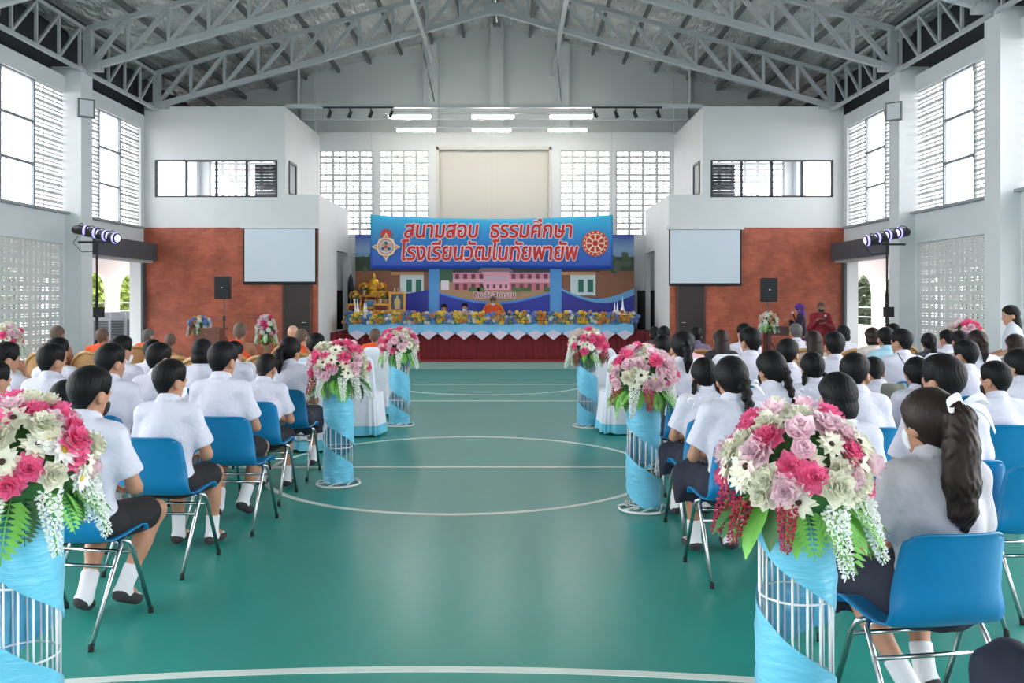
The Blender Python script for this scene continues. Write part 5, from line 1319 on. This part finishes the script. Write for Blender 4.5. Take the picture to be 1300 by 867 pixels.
def robe_mesh(pose, cloak=False):
    J = JJ[pose]
    def fn(P):
        d = torso_sdf(P, J, .022)
        l = seg(P, J['S', -1] + np.array([.02, 0, 0]), J['E', -1], .06, .06); l = smin(l, seg(P, J['E', -1], J['W', -1], .066, .05), .03); d = smin(d, l, .05)
        if cloak:
            r_ = smin(seg(P, J['S', 1], J['E', 1], .06, .062), seg(P, J['E', 1], J['W', 1] * .7 + J['E', 1] * .3, .058, .05), .03); d = smin(d, r_, .06)
            d = smin(d, seg(P, J['E', 1] + np.array([.0, -.02, 0]), J['E', 1] + np.array([.02, -.03, -.35]), .06, .05), .06); d = smin(d, seg(P, J['E', -1] + np.array([.0, -.02, 0]), J['E', -1] + np.array([-.02, -.03, -.2]), .06, .05), .06)
        else: d = smax(d, (1.6 * P[:, 0] + (P[:, 2] - J['sh'][2]) - .14) * .53, .01)
        d = d + folds(P) * 1.6; d = smax(d, -seg(P, J['nb'] + np.array([0, .01, .0]), J['nb'] + np.array([0, .04, .2]), .055), .006); return smax(d, J['pel'][2] - .08 - P[:, 2], .01)
    st = J['stand']
    return cached(('robe', pose, cloak), lambda: sdf_mesh('robe', fn, (-.38, .38, -.24, .5, J['pel'][2] - .14, J['nb'][2] + .1), .0115, ORANGE))

PEOPLE = []
def person(desc, pose, loc, rz, scale, hair='boy', top=SHIRT, topstyle='school', bottom='shorts', bmat=None, skin=None, hmat=None, mask=None, bow=None, group=None, socks=True, eyes=False):
    J = JJ[pose]; t = thing('person', desc, 'person', loc, rz, group, scale)
    obj('body', body_mesh(pose), t, mat=skin)
    hl = tuple(J['hc']); hr = J['rot']
    hn = {'scarf': 'head_scarf', 'shave': 'shaved_hair'}.get(hair, 'hair')
    obj(hn, hair_mesh(hair), t, hl, hr, 1.03, mat=hmat)
    if topstyle in ('robe', 'cloak'): obj('robe', robe_mesh(pose, topstyle == 'cloak'), t, mat=top)
    else: obj('shirt' if topstyle == 'school' else 'blouse', shirt_mesh(pose, topstyle), t, mat=top)
    if bottom == 'shorts': obj('shorts', shorts_mesh(pose), t, mat=bmat)
    elif bottom: obj('skirt' if bottom == 'skirt' else 'lower_robe', skirt_mesh(pose, bottom == 'long'), t, mat=bmat)
    if socks:
        for a, b in sock_meshes(pose): k = obj('sock', a, t); obj('sock_sole', b, k)
    if mask: obj('face_mask', mask_mesh(), t, hl, hr, mat=mask)
    if eyes: obj('eyes', EYES, t, hl, hr)
    Rm = Matrix(J['Rh'].tolist()); H = Vector(hl)
    def hp(p): return H + Rm @ Vector(p)
    if bow == 'back': obj('hair_bow', bow_mesh(), t, hp((.02, -.15, .03)), hr)
    if bow == 'side': obj('hair_bow', bow_mesh(.8), t, hp((.075, -.1, -.035)), hr)
    if bow == 'braids':
        for s in (-1, 1): obj('hair_bow', bow_mesh(.8), t, hp((s * .1, -.085, -.2)), hr)
    if bow == 'high': obj('hair_bow', bow_mesh(1.3), t, hp((.015, -.15, .075)), hr)
    return t

BOYS = 'students in white shirts seated left of the aisle'; GR = 'students in white seated right of the aisle'; MK = 'monks seated at the front left'; AD = 'adult guests seated at the front right'
TOPZ = {}
def topz(pose, hair):
    k = (pose, hair)
    if k not in TOPZ:
        J = JJ[pose]; Rm = J['Rh']; me = hair_mesh(hair); co = np.array([v.co for v in me.vertices]) * 1.03 @ Rm.T + J['hc']; TOPZ[k] = co[:, 2].max()
    return TOPZ[k]
def seat(desc, px, htop, Y, pose='a', hair='boy', seatkind='chair', rz=None, dx=0, cx=None, **kw):
    hy = JJ[pose]['hc'][1]
    a = at(px, htop, Y + hy); s = min(1.13, max(.86, a.z / topz(pose, hair)))
    r_ = R(random.uniform(-4, 4)) if rz is None else R(rz)
    t = person(desc, pose, (a.x, Y, 0), r_, s, hair, **kw); PEOPLE.append((desc, a.x, Y))
    g = kw.get('group')
    x = a.x if cx is None else cx
    w = desc.split(); short = desc
    if seatkind == 'chair': chair(x, Y + .0, r_, 'blue chair under the ' + short, 'blue plastic chairs')
    elif seatkind == 'arm': armchair(x, Y + .0, r_, 'tan armchair under the ' + short)
    elif seatkind == 'cover': covered(x, Y, r_, 'white covered chair under the ' + short)
    return t

L = dict(group=BOYS); G = dict(group=GR, bottom='skirt')
# left block, from the nearest row to the stage
seat('boy at the near left aisle seat, dark hair, legs drawn back', 114, 463, 4.25, 'R', mask=MASKB, rz=-8, **L)
seat('boy in the second left aisle seat, looking to the right', 217, 455, 5.25, 'r', mask=MASKW, rz=-5, **L)
seat('broad-shouldered boy in the third left aisle seat', 283, 432, 6.15, 'R', rz=-4, cx=-1.52, **L)
seat('boy with bowed head in the fourth left aisle seat', 339, 448, 7.0, 'b', **L)
seat('student with bowed black hair behind the near left flower dome', 84, 484, 5.25, 'b', 'bob', **L)
seat('boy at the left frame edge, just above the flower dome', -4, 457, 5.65, 'r', mask=MASKW, **L)
seat('neat-haired boy between the flower dome and the vent wall', 67, 435, 6.6, 'r', mask=MASKW, **L)
seat('boy with short hair and lean neck behind the nearest boy', 142, 435, 6.2, 'r', **L)
seat('student at the left edge raising a hand to the face', 9, 433, 7.0, 'f', 'mop', **L)
seat('boy seated right of the lean-necked boy, one row ahead', 203, 434, 7.0, 'r', **L)
seat('student half hidden behind the neat-haired boy on the left', 74, 427, 8.0, 'a', 'mop', **L)
seat('masked boy turning right, far side of the lean-necked boy', 155, 425, 8.0, 'r', 'mop', mask=MASKW, **L)
seat('boy almost hidden in the fifth left row near the brick wall', 194, 430, 8.95, 'a', **L)
seat('girl with straight bobbed hair near the wooden lectern table', 257, 429, 8.0, 'a', 'bob', bottom='skirt', **L)
seat('girl whose face is hidden behind the broad-shouldered boy', 298, 432, 8.9, 'r', 'pony', bottom='skirt', **L)
seat('long-ponytailed girl beside the middle left flower dome', 369, 427, 7.9, 'r', 'pony', bottom='skirt', **L)
seat('person with thick black hair behind the middle left flower dome', 402, 422, 9.3, 'a', 'mop', 'cover', top=M('pale_blue_blouse', (190, 206, 226), .8), topstyle='over', **L)
for i, (d, px, tp, Y, pose, rob, hm_, sk) in enumerate([
        ('brown-robed monk with bare shoulder beside the left vent wall', 73, 413, 11.6, 'a', BROWNR, None, SKIN2),
        ('monk in orange in front of the left light stand', 130, 416, 11.8, 'a', ORANGE, None, SKIN2),
        ('older grey-haired monk in orange by the brick wall edge', 189, 417, 13.2, 'r', ORANGE, GREYH, SKIN),
        ('monk with a dark shaven head before the left brick wall', 217, 423, 12.2, 'a', ORANGE, None, SKIN2),
        ('tallest monk, bright orange robe with bare right shoulder', 305, 409, 11.5, 'a', ORANGE, None, SKIN2),
        ('bald pale-headed monk in front of the left brown door', 372, 413, 13.6, 'a', ORANGE, M('pale_scalp', (192, 150, 126), .5), SKIN),
        ('monk facing right beside the bald monk', 384, 417, 11.6, 'r', ORANGE, None, SKIN),
        ('monk in a tan armchair between the two left flower domes', 476, 416.5, 12.6, 'a', ORANGE, None, SKIN2)]):
    seat(d, px, tp, Y, pose, 'shave', 'arm', top=rob, topstyle='robe', bottom='long', bmat=rob, skin=sk, hmat=hm_, group=MK, socks=False)
armchair(at(262, 0, 10.6).x, 10.6, 0, 'empty tan armchair before the wooden lectern table'); armchair(at(238, 0, 10.8).x, 10.8, 0, 'empty tan armchair left of the wooden lectern table')
armchair(at(166, 0, 10.5).x, 10.5, 0, 'empty tan armchair behind the masked boy on the left'); armchair(at(340, 0, 10.9).x, 10.9, 0, 'empty tan armchair in front of the tall pedestal flowers')
covered(at(313, 0, 9.3).x, 9.3, 0, 'empty white covered chair in front of the tallest monk'); covered(at(388, 0, 9.4).x + .1, 10.2, 0, 'empty white covered chair in front of the right-facing monk')

# right block
seat('nearest girl on the right with long high ponytail and ribbon', 1181, 490, 3.2, 'L', 'highpony', hmat=HAIRB, mask=MASKW, bow='high', rz=8, top=M('grey_white_blouse', (188, 185, 194), .8, bump=.6, bscale=7, bdist=.04), cx=1.95, **G)
seat('student at the bottom right frame edge with navy skirt', 1440, 560, 2.2, 'a', 'bob', rz=0, **G)
seat('girl with dark hair right behind the near right flower dome', 1063, 471, 4.35, 'a', 'bob', **G)
seat('tousle-haired student behind the girl with the long ponytail', 1194, 448, 4.55, 'l', 'mop', mask=MASKW, group=GR)
chair(3.02, 4.4, R(2), 'empty blue chair at the right frame edge beside the nearest girl', 'blue plastic chairs')
seat('boy with a black mask turning left near the right frame edge', 1261, 457, 5.75, 'l', 'boy', mask=MASKB, group=GR)
seat('girl with white bow left of the thick-braided girl', 929, 451, 5.1, 'a', 'braid', bow='side', rz=6, **G)
seat('thick-braided girl with black mask above the near flower dome', 977, 444, 5.95, 'l', 'braid', mask=MASKB, **G)
seat('girl with two thin braids and ribbons on the right aisle', 894, 453, 6.05, 'a', 'braids', bow='braids', rz=5, **G)
seat('girl with a wide low ponytail near the middle right stand', 867, 419, 7.3, 'a', 'pony', rz=4, **G)
seat('boy with short black hair in the middle of the right block', 1085, 447, 5.65, 'r', 'boy', group=GR)
seat('girl with two short plaits and white ribbons mid right block', 1031, 446, 6.65, 'a', 'braids', bow='braids', **G)
seat('student with a white bow at the right frame edge', 1292, 441, 6.3, 'l', 'pony', bow='side', **G)
seat('dark-haired student hidden left of the tousle-haired student', 1163, 452, 6.3, 'a', 'pony', bow='side', **G)
seat('student bending low with a grey bag mid right block', 1108, 452, 6.9, 'b', 'boy', group=GR)
seat('boy turning right beside the thick-braided girl', 1000, 429, 7.5, 'r', 'boy', group=GR)
seat('student with ear showing beside the middle right flower dome', 842, 424, 8.3, 'r', 'boy', 'cover', group=GR)
seat('tall boy with white mask in front of the right brick wall', 951, 415, 8.35, 'l', 'boy', mask=MASKW, group=GR)
seat('short-haired boy right of the woman with long loose hair', 1058, 420, 8.2, 'a', 'boy', group=GR)
seat('boy with cropped hair before the girl with the brown ponytail', 1224, 430, 7.4, 'l', 'boy', group=GR)
t = seat('broad man in white shirt with a thin dark shoulder strap', 1144, 416.5, 8.7, 'l', 'crop', hmat=HAIR, group=GR)
MB().tube([(-.09, -.05, 1.065), (-.085, -.122, 1.005), (-.05, -.155, .93), (0, -.166, .84)], .005, 6).tube([(.09, -.05, 1.065), (.085, -.122, 1.005), (.05, -.155, .93), (0, -.166, .84), (0, -.16, .64)], .005, 6).build('strap', M('dark_strap', (52, 54, 62), .7), t, True)
seat('girl with brown ponytail near the pink flowers on the right', 1240, 418, 9.0, 'a', 'pony', hmat=HAIRB, **G)
A = dict(group=AD, topstyle='over')
seat('auburn-haired woman near the standing girl at the right', 1288, 423, 9.1, 'a', 'bob', 'cover', hmat=HAIRB, bottom='skirt', top=M('taupe_top', (150, 140, 138), .8), **A)
seat('woman in a dark cardigan with loose brown hair', 915, 418, 10.5, 'a', 'long', 'cover', hmat=HAIRB, bottom='skirt', top=M('dark_cardigan', (44, 42, 50), .85), **A)
seat('adult in a pale pink shirt left of the dark cardigan', 872, 421, 9.9, 'a', 'crop', 'cover', hmat=HAIR, top=M('pale_pink_shirt', (226, 178, 186), .8), **A)
seat('adult in grey-purple shirt before the right brown door', 883, 414, 12.2, 'a', 'crop', 'arm', hmat=HAIR, top=M('grey_purple_shirt', (108, 96, 124), .8), **A)
seat('dark-haired guest left of the right brown door', 843, 413, 13.0, 'a', 'bob', 'arm', top=M('charcoal_top', (62, 58, 66), .8), bottom='skirt', **A)
seat('dark-haired guest farthest left beside the stage corner', 831, 414, 14.1, 'a', 'bob', 'arm', top=M('plum_top', (92, 70, 84), .8), bottom='skirt', **A)
seat('man in white behind the tall masked boy', 944, 410, 11.5, 'l', 'crop', 'arm', hmat=HAIR, **A)
seat('grey-haired man in white near the standing woman', 1010, 410, 12.4, 'a', 'crop', 'arm', hmat=GREYH, **A)
seat('woman with long loose hair in a patterned beige blouse', 1032, 419, 10.0, 'a', 'long', 'cover', hmat=HAIRB, bottom='skirt', top=M('beige_patterned_blouse', (176, 160, 142), .8, noise=.45, nscale=40), **A)
seat('guest in white in front of the standing maroon monk', 1070, 412, 12.3, 'a', 'bob', 'arm', bottom='skirt', **A)
seat('woman with bobbed hair in a beige blouse by the right opening', 1107, 415, 11.2, 'a', 'bob', 'arm', hmat=HAIRB, bottom='skirt', top=M('beige_blouse', (206, 196, 192), .8), **A)
seat('man in a light blue shirt before the right opening', 1124, 414.5, 9.9, 'a', 'crop', 'cover', hmat=HAIR, top=M('light_blue_shirt', (164, 204, 224), .8), **A)
seat('guest with dark hair at the foot of the right light stand', 1134, 410, 13.2, 'a', 'crop', 'arm', hmat=HAIR, **A)
seat('girl with a tied black ponytail and dark grey top', 1178, 422, 10.7, 'a', 'pony', 'cover', bottom='skirt', top=M('dark_grey_top', (78, 80, 86), .8), **A)
seat('boy in white turning left before the right vent wall', 1201, 418, 11.35, 'l', 'crop', 'cover', hmat=HAIR, mask=M('pink_face_mask', (226, 178, 184), .8), **A)
seat('dark-haired guest just under the right pink flowers', 1218, 419, 9.9, 'a', 'crop', 'cover', hmat=HAIR, **A)
armchair(at(893, 0, 11.1).x, 11.0, 0, 'empty tan armchair left of the loose brown-haired woman'); armchair(at(975, 0, 10.2).x, 10.2, 0, 'empty tan armchair behind the boy turning right'); armchair(at(1082, 0, 10).x, 9.9, 0, 'empty tan armchair right of the short-haired boy')
covered(at(905, 0, 8.9).x, 8.9, 0, 'empty white covered chair in front of the dark cardigan woman')

# on the stage and standing
p = at(626, 377, 24.2)
person('orange-robed monk with white mask sitting at the centre of the stage table', 'lec', (p.x, 24.2, .72 - .30), R(180), .98, 'shave', top=ORANGE, topstyle='cloak', bottom='long', bmat=ORANGE, mask=MASKW, socks=False, eyes=True)
sc_ = thing('monk_seat', 'low gold-edged seat with rounded back behind the stage monk', 'chair', (p.x, 24.25, .72))
MB().box(-.3, .3, -.25, .25, 0, .16).build('seat', REDW, sc_)
MB().slab(lambda u, v: (.33 * math.cos(PI * v), .27 + .03 * math.sin(PI * v), .1 + u * (.28 + .46 * math.sin(PI * v))), 8, 20, .03).build('backrest', GOLD, sc_, True)
for px, tp, lab, mk in ((564, 385.5, 'student with black mask sitting low behind the stage table', MASKB), (590, 384, 'student with white mask sitting low behind the stage table', MASKW)):
    p = at(px, tp, 24.1); s = .92
    person(lab, 'fl', (p.x, 24.1, p.z - s * topz('fl', 'boy')), R(180), s, 'boy', mask=mk, socks=False, eyes=True, group='students on the stage')
p = at(1017, 385, 19.4)
person('standing woman in purple head scarf holding a microphone by the right wall', 'sm', (p.x, 19.4, 0), R(75), p.z / topz('sm', 'scarf'), 'scarf', top=M('dark_patterned_dress', (44, 36, 60), .8, noise=.5, nscale=40), topstyle='long', bottom='skirt', bmat=M('dark_violet_skirt', (66, 44, 110), .8), hmat=M('purple_scarf', (88, 44, 140), .7), socks=True, eyes=True)
p = at(1042, 383, 18.6)
person('standing monk in a maroon robe over orange holding a microphone', 'sm', (p.x, 18.6, 0), R(165), p.z / topz('sm', 'shave'), 'shave', top=MAROON, topstyle='cloak', bottom='long', bmat=M('scarlet_under_robe', (222, 44, 34), .8), skin=SKIN2, mask=MASKB, socks=False, eyes=True)
p = at(1287, 387, 11.0)
person('girl with long hair standing in a dark skirt at the right frame edge', 'st', (p.x, 11.0, 0), R(62), p.z / topz('st', 'long'), 'long', hmat=HAIR, top=M('pale_grey_shirt', (196, 200, 212), .8), bottom='skirt', bmat=M('dark_patterned_skirt', (50, 44, 50), .8, noise=.5, nscale=50), socks=True, eyes=True)
mic = MB().lathe([(.010, -.15), (.014, .0), (.016, .01)], 10).mesh('microphone_body', BLACK, True); mich = MB().lathe([(.012, .01), (.024, .025), (.026, .045), (.015, .062)], 10).mesh('microphone_head', M('microphone_grey', (205, 205, 210), .4), True)
def micro(x, y, z, rx, rz, lab):
    t = thing('microphone', lab, 'microphone', (x, y, z)); t.rotation_euler = (rx, 0, rz); obj('body', mic, t); obj('head', mich, t)
pm1 = at(1047, 403, 18.3); micro(pm1.x, pm1.y, pm1.z, R(30), R(20), 'microphone with pale head held by the maroon-robed monk')
pm2 = at(1007, 399, 19.35); micro(pm2.x, pm2.y, pm2.z, R(-20), R(75), 'dark microphone held by the woman in the purple scarf')
# shoulder bag beside the bending student and navy bag strap details
bg = thing('shoulder_bag', 'grey-green cloth shoulder bag against the bending student mid right', 'bag', (at(1117, 0, 6.7).x + .08, 6.64, .74), scale=.8)
def bag_fn(P): return smax(ell(P, (0, 0, .14), (.13, .06, .2)), P[:, 2] - .27, .02) + folds(P)
obj('bag_body', sdf_mesh('bag_body', bag_fn, (-.17, .17, -.1, .1, -.1, .3), .012, M('grey_green_cloth', (120, 124, 112), .85, bump=.3, bscale=30)), bg)
